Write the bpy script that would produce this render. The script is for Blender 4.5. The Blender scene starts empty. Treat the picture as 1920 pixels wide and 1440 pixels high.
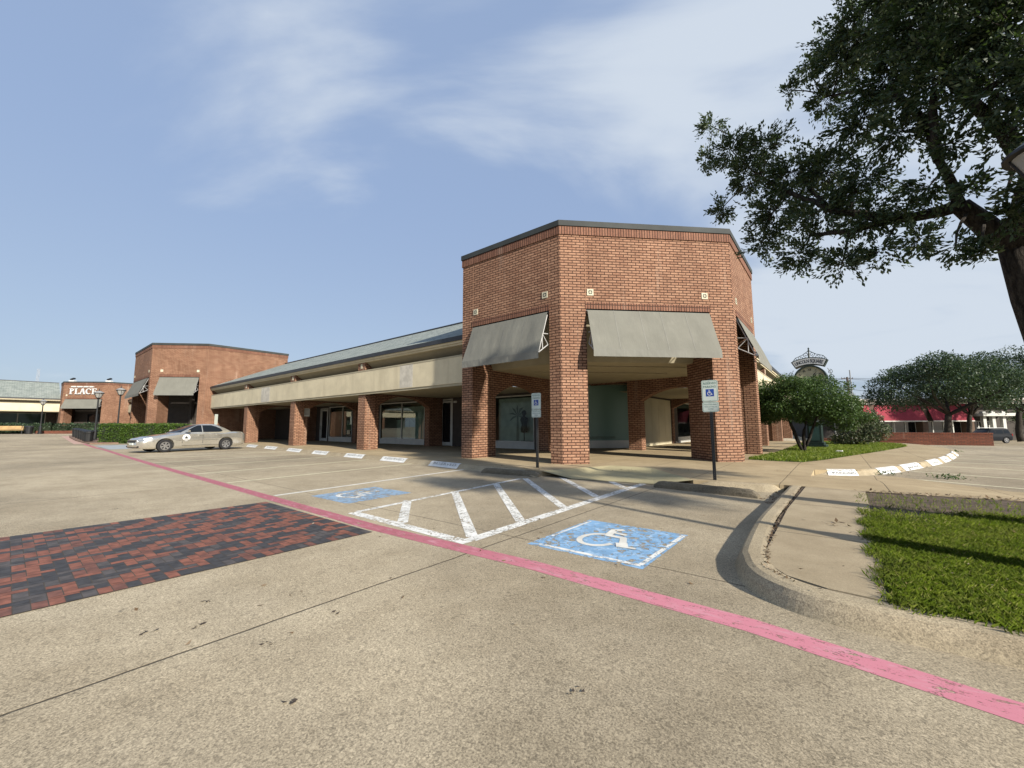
import bpy, bmesh, math, random
import numpy as np
from mathutils import Vector, Matrix
from mathutils.geometry import tessellate_polygon

S = bpy.context.scene
COL = S.collection
RAD = math.radians
random.seed(7)
rng = np.random.default_rng(11)

# ------------------------------------------------------------------ camera, sky, sun
CAM_H = 1.22
YAW, PITCH, ROLL = RAD(38.678), RAD(6.006), RAD(-0.234)
cd = bpy.data.cameras.new("camera")
cam = bpy.data.objects.new("camera", cd)
COL.objects.link(cam)
cd.sensor_width = 36.0
cd.lens = 36.0 * 754.74 / 1920.0
cd.clip_start = 0.05
cd.clip_end = 3000.0
f0 = Vector((-math.sin(YAW), math.cos(YAW), 0)); r0 = Vector((math.cos(YAW), math.sin(YAW), 0)); u0 = Vector((0, 0, 1))
fw = f0 * math.cos(PITCH) + u0 * math.sin(PITCH)
up = -f0 * math.sin(PITCH) + u0 * math.cos(PITCH)
rt = r0 * math.cos(ROLL) + up * math.sin(ROLL)
up2 = -r0 * math.sin(ROLL) + up * math.cos(ROLL)
cam.matrix_world = Matrix(((rt.x, up2.x, -fw.x, 0), (rt.y, up2.y, -fw.y, 0), (rt.z, up2.z, -fw.z, CAM_H), (0, 0, 0, 1)))
S.camera = cam

SUN_AZ = RAD(-14.0)      # in the XY plane, from +X
SUN_EL = RAD(26.0)
sdir = Vector((math.cos(SUN_EL) * math.cos(SUN_AZ), math.cos(SUN_EL) * math.sin(SUN_AZ), math.sin(SUN_EL)))
sl = bpy.data.lights.new("sun", 'SUN')
sl.energy = 4.9
sl.angle = RAD(1.5)
sl.color = (1.0, 0.93, 0.82)
so = bpy.data.objects.new("sun", sl)
COL.objects.link(so)
so.rotation_euler = sdir.to_track_quat('Z', 'Y').to_euler()

W = bpy.data.worlds.new("World"); S.world = W; W.use_nodes = True
wt = W.node_tree; wt.nodes.clear()
def wn(t, **k):
    n = wt.nodes.new(t)
    for a, b in k.items(): setattr(n, a, b)
    return n
wl = wt.links.new
wo = wn('ShaderNodeOutputWorld'); bg = wn('ShaderNodeBackground'); wl(bg.outputs[0], wo.inputs[0])
sky = wn('ShaderNodeTexSky', sky_type='NISHITA', sun_disc=False, sun_elevation=SUN_EL, sun_rotation=math.atan2(sdir.x, sdir.y),
         altitude=200, air_density=1.0, dust_density=1.6, ozone_density=1.6)
tc = wn('ShaderNodeTexCoord')
sx = wn('ShaderNodeSeparateXYZ'); wl(tc.outputs['Generated'], sx.inputs[0])
def wm(op, a, b=None, clamp=False):
    n = wn('ShaderNodeMath', operation=op, use_clamp=clamp)
    for i, v in enumerate((a, b)):
        if v is None: continue
        if hasattr(v, 'links') or hasattr(v, 'is_linked'): wl(v, n.inputs[i])
        else: n.inputs[i].default_value = v
    return n.outputs[0]
zc = wm('ADD', wm('MAXIMUM', sx.outputs[2], 0.0), 0.22)
px = wm('DIVIDE', sx.outputs[0], zc); py = wm('DIVIDE', sx.outputs[1], zc)
# thin streaked cloud: stretched noise on a high flat layer
cr = wn('ShaderNodeCombineXYZ')
wl(wm('ADD', wm('MULTIPLY', px, 0.62), wm('MULTIPLY', py, 0.35)), cr.inputs[0])
wl(wm('ADD', wm('MULTIPLY', px, -0.75), wm('MULTIPLY', py, 1.25)), cr.inputs[1])
cr.inputs[2].default_value = 3.7
n1 = wn('ShaderNodeTexNoise'); n1.inputs['Scale'].default_value = 1.15; n1.inputs['Detail'].default_value = 7; n1.inputs['Roughness'].default_value = 0.5
n1.inputs['Distortion'].default_value = 0.55
wl(cr.outputs[0], n1.inputs['Vector'])
cr2 = wn('ShaderNodeCombineXYZ'); wl(px, cr2.inputs[0]); wl(py, cr2.inputs[1]); cr2.inputs[2].default_value = 1.3
n2 = wn('ShaderNodeTexNoise'); n2.inputs['Scale'].default_value = 0.55; n2.inputs['Detail'].default_value = 3
wl(cr2.outputs[0], n2.inputs['Vector'])
# more cloud towards the right of the view (+Y)
side = wm('ADD', wm('MULTIPLY', sx.outputs[1], 0.20), wm('MULTIPLY', sx.outputs[0], 0.13))
cden = wm('ADD', wm('ADD', wm('MULTIPLY', n1.outputs[0], 1.9), wm('MULTIPLY', n2.outputs[0], 1.0)), wm('ADD', side, -0.86))
mr = wn('ShaderNodeMapRange', interpolation_type='SMOOTHSTEP'); wl(cden, mr.inputs[0])
mr.inputs[1].default_value = 0.57; mr.inputs[2].default_value = 1.02; mr.inputs[3].default_value = 0.0; mr.inputs[4].default_value = 0.85
# haze near the horizon
hz = wn('ShaderNodeMapRange', interpolation_type='SMOOTHSTEP'); wl(sx.outputs[2], hz.inputs[0])
hz.inputs[1].default_value = 0.0; hz.inputs[2].default_value = 0.55; hz.inputs[3].default_value = 1.0; hz.inputs[4].default_value = 0.0
mh = wn('ShaderNodeMixRGB'); wl(hz.outputs[0], mh.inputs[0]); mh.inputs[1].default_value = (2.25, 3.0, 4.5, 1); mh.inputs[2].default_value = (2.75, 3.35, 4.25, 1)
mx0 = wn('ShaderNodeMixRGB'); mx0.inputs[0].default_value = 0.80; wl(sky.outputs[0], mx0.inputs[1]); wl(mh.outputs[0], mx0.inputs[2])
mx1 = wn('ShaderNodeMixRGB'); wl(mr.outputs[0], mx1.inputs[0]); wl(mx0.outputs[0], mx1.inputs[1]); mx1.inputs[2].default_value = (4.4, 4.85, 5.4, 1)
wl(mx1.outputs[0], bg.inputs[0])
bg.inputs[1].default_value = 0.10

S.view_settings.view_transform = 'Standard'
S.view_settings.look = 'None'
S.view_settings.exposure = 0.65
S.view_settings.gamma = 1.0
S.view_settings.use_curve_mapping = False
S.cycles.max_bounces = 6
S.cycles.diffuse_bounces = 1
S.cycles.transparent_max_bounces = 12

# ------------------------------------------------------------------ materials
ALB = .85
def alb(c): return tuple(x * ALB for x in c)
def ramp(nt, fac, stops):
    r = nt.nodes.new('ShaderNodeValToRGB')
    el = r.color_ramp.elements
    while len(el) > 1: el.remove(el[0])
    el[0].position = stops[0][0]; el[0].color = (*stops[0][1], 1)
    for p, c in stops[1:]:
        e = el.new(p); e.color = (*c, 1)
    nt.links.new(fac, r.inputs[0])
    return r.outputs[0]
class M:
    """small wrapper round one material's node tree"""
    def __init__(s, name, col=(.5, .5, .5), rough=.7, metal=0.0, spec=.5):
        s.m = bpy.data.materials.new(name); s.m.use_nodes = True
        s.nt = s.m.node_tree; s.b = s.nt.nodes['Principled BSDF']; s.out = s.nt.nodes['Material Output']
        s.b.inputs['Base Color'].default_value = (*col, 1)
        s.b.inputs['Roughness'].default_value = rough; s.b.inputs['Metallic'].default_value = metal
        s.b.inputs['Specular IOR Level'].default_value = spec
        s.tcn = None
    def n(s, t, **k):
        q = s.nt.nodes.new(t)
        for a, b in k.items(): setattr(q, a, b)
        return q
    def l(s, a, b): s.nt.links.new(a, b)
    def tc(s, out='Object'):
        if s.tcn is None: s.tcn = s.n('ShaderNodeTexCoord')
        return s.tcn.outputs[out]
    def geo(s):
        return s.n('ShaderNodeNewGeometry').outputs['Position']
    def noise(s, scale, detail=4, rough=.55, vec=None, dist=0):
        q = s.n('ShaderNodeTexNoise'); q.inputs['Scale'].default_value = scale; q.inputs['Detail'].default_value = detail
        q.inputs['Roughness'].default_value = rough; q.inputs['Distortion'].default_value = dist
        s.l(vec if vec is not None else s.geo(), q.inputs['Vector']); return q.outputs['Fac']
    def math(s, op, a, b=0.0, clamp=False):
        q = s.n('ShaderNodeMath', operation=op, use_clamp=clamp)
        for i, v in enumerate((a, b)):
            if isinstance(v, (int, float)): q.inputs[i].default_value = v
            else: s.l(v, q.inputs[i])
        return q.outputs[0]
    def mix(s, fac, a, b, blend='MIX'):
        q = s.n('ShaderNodeMixRGB', blend_type=blend)
        for i, v in enumerate((fac, a, b)):
            if isinstance(v, (int, float)): q.inputs[i].default_value = v
            elif isinstance(v, tuple): q.inputs[i].default_value = (*v, 1)
            else: s.l(v, q.inputs[i])
        return q.outputs[0]
    def step(s, v, lo, hi, a=0.0, b=1.0):
        q = s.n('ShaderNodeMapRange', interpolation_type='SMOOTHSTEP'); s.l(v, q.inputs[0])
        for i, x in enumerate((lo, hi, a, b)): q.inputs[i + 1].default_value = x
        return q.outputs[0]
    def col(s, c): s.l(c, s.b.inputs['Base Color']); return s
    def bump(s, h, strength=.3, dist=.01):
        q = s.n('ShaderNodeBump'); q.inputs['Strength'].default_value = strength; q.inputs['Distance'].default_value = dist
        s.l(h, q.inputs['Height']); s.l(q.outputs[0], s.b.inputs['Normal']); return s
    def worn(s, keep):
        """paint worn away: where keep is 0 the surface below shows"""
        t = s.n('ShaderNodeBsdfTransparent'); mx = s.n('ShaderNodeMixShader')
        s.l(keep, mx.inputs[0]); s.l(t.outputs[0], mx.inputs[1]); s.l(s.b.outputs[0], mx.inputs[2]); s.l(mx.outputs[0], s.out.inputs[0]); return s

def plain(name, col, rough=.7, metal=0, var=.12, scale=3.0, spec=.5):
    col = alb(col)
    m = M(name, col, rough, metal, spec)
    n = m.noise(scale, 5)
    m.col(m.mix(m.step(n, .3, .7), tuple(c * (1 - var) for c in col), tuple(min(1, c * (1 + var)) for c in col)))
    return m.m

def brick_mat(name, c1, c2, mortar, w=.25, h=.083, soldier=False, ms=.0135, stain=True):
    c1, c2, mortar = alb(c1), alb(c2), alb(mortar)
    m = M(name, c1, .85, spec=.25)
    uv = m.tc('UV')
    if soldier:
        sp = m.n('ShaderNodeSeparateXYZ'); m.l(uv, sp.inputs[0]); cb = m.n('ShaderNodeCombineXYZ')
        m.l(sp.outputs[1], cb.inputs[0]); m.l(sp.outputs[0], cb.inputs[1]); uv = cb.outputs[0]
    b = m.n('ShaderNodeTexBrick'); b.offset = 0.0 if soldier else .5; b.squash = 1.0
    b.inputs['Scale'].default_value = 1; b.inputs['Brick Width'].default_value = w; b.inputs['Row Height'].default_value = h
    b.inputs['Mortar Size'].default_value = ms; b.inputs['Mortar Smooth'].default_value = .25; b.inputs['Bias'].default_value = -.1
    b.inputs['Color1'].default_value = (*c1, 1); b.inputs['Color2'].default_value = (*c2, 1); b.inputs['Mortar'].default_value = (*mortar, 1)
    m.l(uv, b.inputs['Vector'])
    c = b.outputs['Color']
    n = m.noise(28, 4)
    c = m.mix(.55, c, m.mix(m.step(n, .3, .7), (.55, .55, .55), (1.25, 1.22, 1.18)), 'MULTIPLY')
    mp = m.n('ShaderNodeMapping'); mp.inputs['Scale'].default_value = (1.7, 1.7, .16); m.l(m.geo(), mp.inputs[0])
    stn = m.noise(1.0, 6, .65, mp.outputs[0])
    c = m.mix(m.step(stn, .54, .74, 0, .45), c, (.60, .54, .50), 'MULTIPLY'); c = m.mix(m.step(stn, .30, .42, .28, 0), c, (.42, .33, .26))
    n2 = m.noise(.9, 5)
    c = m.mix(.5, c, m.mix(m.step(n2, .35, .7), (.72, .68, .66), (1.15, 1.12, 1.1)), 'MULTIPLY')
    m.col(c)
    inv = m.math('SUBTRACT', 1.0, b.outputs['Fac'])
    m.bump(m.math('ADD', inv, m.math('MULTIPLY', n, .25)), .9, .012)
    return m.m

def concrete_mat(name, base, speck=.25, scale=170, joints=None, warm=(1, 1, 1), rough=.9, stains=.3, drips=False):
    base = alb(base)
    m = M(name, base, rough, spec=.2)
    g = m.geo()
    v = m.n('ShaderNodeTexVoronoi'); v.inputs['Scale'].default_value = scale * .95; m.l(g, v.inputs['Vector'])
    v2 = m.n('ShaderNodeTexVoronoi'); v2.inputs['Scale'].default_value = scale * .42; m.l(g, v2.inputs['Vector'])
    sepc = m.n('ShaderNodeSeparateColor'); m.l(v.outputs['Color'], sepc.inputs[0]); sepd = m.n('ShaderNodeSeparateColor'); m.l(v2.outputs['Color'], sepd.inputs[0])
    f = m.noise(scale * .8, 4, .75, g)
    lo = tuple(c * (1 - speck * 1.5) for c in base); hi = tuple(min(1, c * (1 + speck * 1.2)) for c in base)
    c = m.mix(m.step(f, .30, .70), lo, hi)
    c = m.mix(m.step(sepc.outputs[0], .80, .9, 0, speck * 1.7), c, tuple(x * .40 for x in base))
    c = m.mix(m.step(sepc.outputs[1], .84, .94, 0, speck * 1.7), c, tuple(min(1, x * 1.6) for x in base))
    c = m.mix(m.step(sepd.outputs[0], .93, .96, 0, speck * 1.5), c, tuple(x * .45 for x in base))
    c = m.mix(m.step(sepd.outputs[1], .95, .98, 0, speck * 1.2), c, tuple(min(1, x * 1.5) for x in base))
    n2 = m.noise(.55, 6, .6, g); n3 = m.noise(3.1, 5, .6, g)
    c = m.mix(stains, c, m.mix(m.step(n2, .32, .68), (.72, .69, .64), (1.2, 1.2, 1.2)), 'MULTIPLY')
    c = m.mix(stains, c, m.mix(m.step(n3, .3, .66), (.82, .80, .77), (1.1, 1.1, 1.1)), 'MULTIPLY')
    if drips:
        vd = m.n('ShaderNodeTexVoronoi'); vd.inputs['Scale'].default_value = 1.15; m.l(g, vd.inputs['Vector'])
        rad = m.math('MULTIPLY', m.noise(1.7, 3, .6, g), .16)
        spot = m.step(m.math('SUBTRACT', rad, vd.outputs['Distance']), .0, .05)
        c = m.mix(m.math('MULTIPLY', spot, m.step(m.noise(.8, 2, .5, g), .45, .62, 0, .55)), c, tuple(x * .35 for x in base))
        vd2 = m.n('ShaderNodeTexVoronoi'); vd2.inputs['Scale'].default_value = 5.5; m.l(g, vd2.inputs['Vector'])
        sp2 = m.step(vd2.outputs['Distance'], .035, .075, 1.0, 0.0)
        c = m.mix(m.math('MULTIPLY', sp2, m.step(m.noise(2.1, 3, .5, g), .5, .62, 0, .5)), c, tuple(x * .4 for x in base))
        big = m.noise(.16, 5, .6, g, .4)
        c = m.mix(.75, c, m.mix(m.step(big, .34, .66), (.70, .695, .685), (1.14, 1.13, 1.10)), 'MULTIPLY')
        pale = m.step(m.noise(.42, 6, .65, g, .8), .56, .70, 0, .2); c = m.mix(pale, c, tuple(min(1, x * 1.25) for x in base))
    h = f
    if joints:
        sp = m.n('ShaderNodeSeparateXYZ'); m.l(g, sp.inputs[0]); tot = None
        wob = m.math('MULTIPLY', m.math('SUBTRACT', m.noise(2.3, 5, .7, g), .5), .035)
        for ax, p0, per, wd in joints:
            a = m.math('SUBTRACT', m.math('ADD', sp.outputs[ax], wob), p0)
            if per:
                a = m.math('PINGPONG', a, per / 2)
            a = m.math('ABSOLUTE', a)
            k = m.step(a, wd * .4, wd, 1.0, 0.0)
            tot = k if tot is None else m.math('MAXIMUM', tot, k)
        c = m.mix(m.math('MULTIPLY', tot, .82), c, (.035, .028, .02))
        h = m.math('SUBTRACT', f, m.math('MULTIPLY', tot, 2.5))
    m.col(c); m.bump(h, .35, .006)
    return m.m

def paint_mat(name, col, keep=(.36, .44), scale=14, edge=None, col2=None):
    col = alb(col)
    m = M(name, col, .7, spec=.3)
    g = m.geo()
    n = m.noise(scale, 8, .72, g, .6)
    n0 = m.noise(2.2, 4, .6, g)
    k = m.math('ADD', m.math('MULTIPLY', n, .75), m.math('MULTIPLY', n0, .25))
    c = m.mix(m.step(m.noise(5, 5, .6, g), .35, .65), tuple(x * .86 for x in col), tuple(min(1, x * 1.08) for x in col))
    if col2: c = m.mix(m.step(m.noise(9, 6, .7, g), .5, .62), c, col2)
    m.col(c); m.worn(m.step(k, *keep))
    return m.m

def leaf_mat(name, a, b, c3=None, trans=.25, rough=.5):
    m = M(name, a, rough, spec=.35)
    r = m.n('ShaderNodeNewGeometry').outputs['Random Per Island']
    st = [(0, a), (.65, b)] + ([(1, c3)] if c3 else [])
    c = ramp(m.nt, r, st)
    m.col(c)
    t = m.n('ShaderNodeBsdfTranslucent'); m.l(m.mix(.5, c, (.12, .22, .02)), t.inputs[0])
    mx = m.n('ShaderNodeMixShader'); mx.inputs[0].default_value = trans
    m.l(m.b.outputs[0], mx.inputs[1]); m.l(t.outputs[0], mx.inputs[2]); m.l(mx.outputs[0], m.out.inputs[0])
    return m.m

def glass_mat(name, tint=(.55, .65, .61), refl=.22):
    m = M(name)
    t = m.n('ShaderNodeBsdfTransparent'); t.inputs[0].default_value = (*tint, 1)
    gl = m.n('ShaderNodeBsdfGlossy'); gl.inputs['Roughness'].default_value = .015; gl.inputs[0].default_value = (.9, .95, .95, 1)
    lw = m.n('ShaderNodeLayerWeight'); lw.inputs[0].default_value = refl
    mx = m.n('ShaderNodeMixShader'); m.l(m.math('ADD', m.math('MULTIPLY', lw.outputs['Fresnel'], .13), .015), mx.inputs[0])
    m.l(t.outputs[0], mx.inputs[1]); m.l(gl.outputs[0], mx.inputs[2]); m.l(mx.outputs[0], m.out.inputs[0])
    return m.m

MT = {}
MT['brick'] = brick_mat('brick', (.43, .252, .163), (.31, .165, .104), (.080, .040, .026))
MT['soldier'] = brick_mat('brick_soldier', (.29, .15, .10), (.22, .105, .07), (.075, .04, .027), w=.27, h=.085, soldier=True)
MT['brick_low'] = brick_mat('brick_low_wall', (.24, .085, .05), (.17, .06, .037), (.10, .06, .045))
MT['coping'] = plain('coping_metal', (.034, .040, .038), .75, var=.3, scale=1.2)
def cream():
    col = alb((.70, .62, .435)); m = M('cream_stucco', col, .9, spec=.2); g = m.geo()
    mp = m.n('ShaderNodeMapping'); mp.inputs['Scale'].default_value = (2.6, 2.6, .22); m.l(g, mp.inputs[0])
    st = m.noise(1.0, 6, .65, mp.outputs[0]); n = m.noise(1.3, 5, .6, g)
    c = m.mix(m.step(n, .3, .7), tuple(x * .9 for x in col), tuple(x * 1.06 for x in col))
    c = m.mix(m.step(st, .5, .72, 0, .45), c, tuple(x * y for x, y in zip(col, (.74, .72, .70)))); m.col(c)
    m.bump(m.noise(40, 3, .6, g), .25, .01); return m.m
MT['cream'] = cream()
MT['cream2'] = plain('cream_board', (.58, .52, .36), .9, var=.08, scale=.9)
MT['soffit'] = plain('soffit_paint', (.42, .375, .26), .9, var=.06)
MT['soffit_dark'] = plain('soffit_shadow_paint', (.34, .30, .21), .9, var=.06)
MT['white'] = plain('white_frame', (.62, .62, .57), .5, var=.06)
MT['white_paint'] = plain('white_tube', (.72, .72, .70), .4, var=.05)
MT['black'] = plain('black_metal', (.012, .013, .014), .45, var=.2)
MT['gutter'] = plain('dark_gutter', (.03, .032, .036), .5, var=.2)
MT['joint_tan'] = plain('joint_sealant', (.36, .20, .12), .9)

def roof_mat():
    m = M('slate_shingles', (.2, .22, .2), .85, spec=.3)
    uv = m.tc('UV')
    b = m.n('ShaderNodeTexBrick'); b.inputs['Scale'].default_value = 1; b.inputs['Brick Width'].default_value = .45; b.inputs['Row Height'].default_value = .2
    b.inputs['Mortar Size'].default_value = .012; b.inputs['Color1'].default_value = (.20, .225, .205, 1); b.inputs['Color2'].default_value = (.27, .29, .265, 1)
    b.inputs['Mortar'].default_value = (.10, .11, .105, 1); m.l(uv, b.inputs['Vector'])
    n = m.noise(2.0, 6)
    m.col(m.mix(.7, b.outputs[0], m.mix(m.step(n, .3, .7), (.8, .82, .82), (1.2, 1.2, 1.15)), 'MULTIPLY'))
    m.bump(m.math('SUBTRACT', 1.0, b.outputs['Fac']), .5, .01)
    return m.m
MT['roof'] = roof_mat()
def fabric_mat(name, col):
    m = M(name, col, .8, spec=.2)
    n = m.noise(1.3, 5, .6); n2 = m.noise(60, 3)
    mp = m.n('ShaderNodeMapping'); mp.inputs['Scale'].default_value = (5, 5, .35); m.l(m.geo(), mp.inputs[0])
    n3 = m.noise(1.0, 4, .6, mp.outputs[0])
    c = m.mix(m.step(n, .3, .7), tuple(x * .93 for x in col), tuple(x * 1.07 for x in col))
    c = m.mix(m.step(n3, .55, .75, 0, .35), c, tuple(x * 1.35 for x in col))
    m.col(c); m.bump(m.math('ADD', m.math('MULTIPLY', n3, 1.0), m.math('MULTIPLY', n2, .05)), .5, .03)
    return m.m
MT['awning'] = fabric_mat('grey_canvas', (.165, .163, .138))
MT['valance'] = fabric_mat('grey_canvas_valance', (.185, .184, .162))
MT['red_awning'] = fabric_mat('red_canvas', (.27, .040, .058))
MT['glass'] = glass_mat('shop_glass')
MT['glass_dark'] = M('dark_glass', (.012, .014, .016), .04, spec=.7).m
MT['film'] = M('green_window_film', (.15, .25, .215), .35, spec=.3).m
MT['interior'] = plain('shop_interior', (.50, .56, .52), .9, var=.1, scale=.8)
MT['interior_floor'] = plain('shop_floor', (.16, .15, .14), .7)
MT['goods'] = plain('shop_goods', (.05, .05, .05), .8)
MT['goods_red'] = plain('shop_goods_brown', (.12, .06, .05), .8)
MT['stone_plaque'] = plain('pale_tile', (.58, .54, .40), .8)
MT['plaque_dark'] = plain('tile_recess', (.06, .075, .06), .8)

GJ = [(0, -2.87, 7.74, .012), (1, 3.62, 0, .010), (1, -2.4, 6.02, .008)]
MT['lot'] = concrete_mat('aggregate_concrete', (.445, .378, .268), .31, 130, GJ[:2], stains=.45, drips=True)
MT['walk'] = concrete_mat('sidewalk_concrete', (.46, .365, .225), .10, 260, [(0, -.9, 1.52, .009), (1, 9.0, 1.75, .009)], stains=.45)
MT['kerb'] = concrete_mat('kerb_concrete', (.43, .36, .245), .26, 150, stains=.5)
MT['path'] = concrete_mat('path_concrete', (.42, .345, .23), .12, 220, [(1, 5.1, 1.9, .010)], stains=.5)
MT['stop'] = concrete_mat('wheel_stop_concrete', (.22, .19, .14), .28, 110, stains=.7)
MT['ramp'] = concrete_mat('ramp_paint', (.50, .445, .265), .08, 200, stains=.35)
def pink():
    m = M('pink_fire_lane_paint', (.6, .2, .3), .75, spec=.25); g = m.geo()
    sp = m.n('ShaderNodeSeparateXYZ'); m.l(g, sp.inputs[0])
    w = m.step(m.math('ADD', sp.outputs[0], m.math('MULTIPLY', m.noise(1.2, 4, .6, g), 2.0)), -3.2, .2)
    c = m.mix(w, alb((.46, .15, .18)), alb((.645, .245, .30)))
    mp = m.n('ShaderNodeMapping'); mp.inputs['Scale'].default_value = (3.2, 9, 1); m.l(g, mp.inputs[0])
    c = m.mix(m.step(m.noise(1.6, 6, .7, mp.outputs[0], .5), .50, .68, 0, .6), c, alb((.66, .36, .40)))
    c = m.mix(m.step(m.noise(60, 4, .7, g), .60, .72, 0, .5), c, alb((.34, .20, .19))); m.col(c)
    k = m.math('ADD', m.math('MULTIPLY', m.noise(2.6, 8, .74, mp.outputs[0], .9), .7), m.math('MULTIPLY', m.noise(70, 3, .7, g), .3))
    m.worn(m.step(k, .405, .455)); return m.m
MT['pink'] = pink()
MT['white_line'] = paint_mat('white_line_paint', (.78, .76, .68), (.30, .36), 22)
MT['white_worn'] = paint_mat('worn_white_paint', (.84, .83, .77), (.43, .49), 20)
MT['yellow_line'] = paint_mat('pale_yellow_line_paint', (.74, .68, .46), (.28, .36), 22)
MT['blue'] = paint_mat('blue_accessible_paint', (.24, .43, .65), (.445, .47), 13, col2=(.34, .49, .64))
MT['blue_worn'] = paint_mat('worn_blue_paint', (.30, .43, .57), (.435, .50), 12)
MT['bark'] = None
def bark():
    m = M('bark', (.05, .042, .035), .95, spec=.15)
    mp = m.n('ShaderNodeMapping'); mp.inputs['Scale'].default_value = (1, 1, .25); m.l(m.geo(), mp.inputs[0])
    n = m.noise(26, 6, .7, mp.outputs[0])
    m.col(m.mix(m.step(n, .35, .65), (.018, .015, .013), (.065, .056, .046))); m.bump(n, .8, .03)
    return m.m
MT['bark'] = bark()
MT['leaf_oak'] = leaf_mat('oak_leaf', (.024, .042, .020), (.048, .074, .034), (.11, .135, .07), .2)
MT['leaf_small'] = leaf_mat('small_tree_leaf', (.026, .055, .014), (.05, .092, .024), (.10, .15, .045), .25)
MT['leaf_far'] = leaf_mat('far_tree_leaf', (.022, .042, .021), (.04, .066, .032), (.062, .09, .045), .15)
MT['leaf_hedge'] = leaf_mat('hedge_leaf', (.035, .075, .010), (.07, .125, .018), (.11, .17, .03), .3)
MT['leaf_dry'] = leaf_mat('conifer_leaf', (.06, .085, .04), (.10, .115, .06), (.17, .15, .10), .15)
def grass_mat():
    m = M('grass_blade', (.1, .2, .02), .5, spec=.3); g = m.geo()
    r = m.n('ShaderNodeNewGeometry').outputs['Random Per Island']
    c = ramp(m.nt, r, [(0, (.105, .17, .012)), (.6, (.19, .265, .022)), (.9, (.28, .33, .06)), (1, (.42, .38, .16))])
    c = m.mix(m.step(m.noise(1.9, 5, .65, g, .5), .48, .66, 0, .6), c, (.20, .22, .05)); c = m.mix(m.step(m.noise(4.2, 4, .6, g), .42, .62, 0, .45), c, (.075, .13, .012)); m.col(c)
    t = m.n('ShaderNodeBsdfTranslucent'); m.l(c, t.inputs[0]); mx = m.n('ShaderNodeMixShader'); mx.inputs[0].default_value = .35
    m.l(m.b.outputs[0], mx.inputs[1]); m.l(t.outputs[0], mx.inputs[2]); m.l(mx.outputs[0], m.out.inputs[0]); return m.m
MT['grass'] = grass_mat()
MT['soil'] = plain('soil', (.10, .068, .042), .95, var=.45, scale=9)
MT['turf'] = plain('turf_base', (.08, .105, .02), .95, var=.4, scale=7)
MT['litter'] = leaf_mat('dead_leaf', (.10, .06, .03), (.20, .13, .07), (.42, .35, .25), .1)
MT['core'] = plain('hedge_core', (.012, .02, .006), .95)
# ------------------------------------------------------------------ geometry helpers
def smooth01(t):
    t = max(0.0, min(1.0, t)); return t * t * (3 - 2 * t)
def gz(x, y):
    """height of the open ground: the lot rises to the far left and falls away beyond the right low wall"""
    z = 0.0155 * max(0.0, -36.0 - x)
    z = min(z, .66)
    if y > 35.5 and x > -6: z -= min(1.0, (y - 35.5) * .075) * smooth01((x + 6) / 4)
    return z

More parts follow.
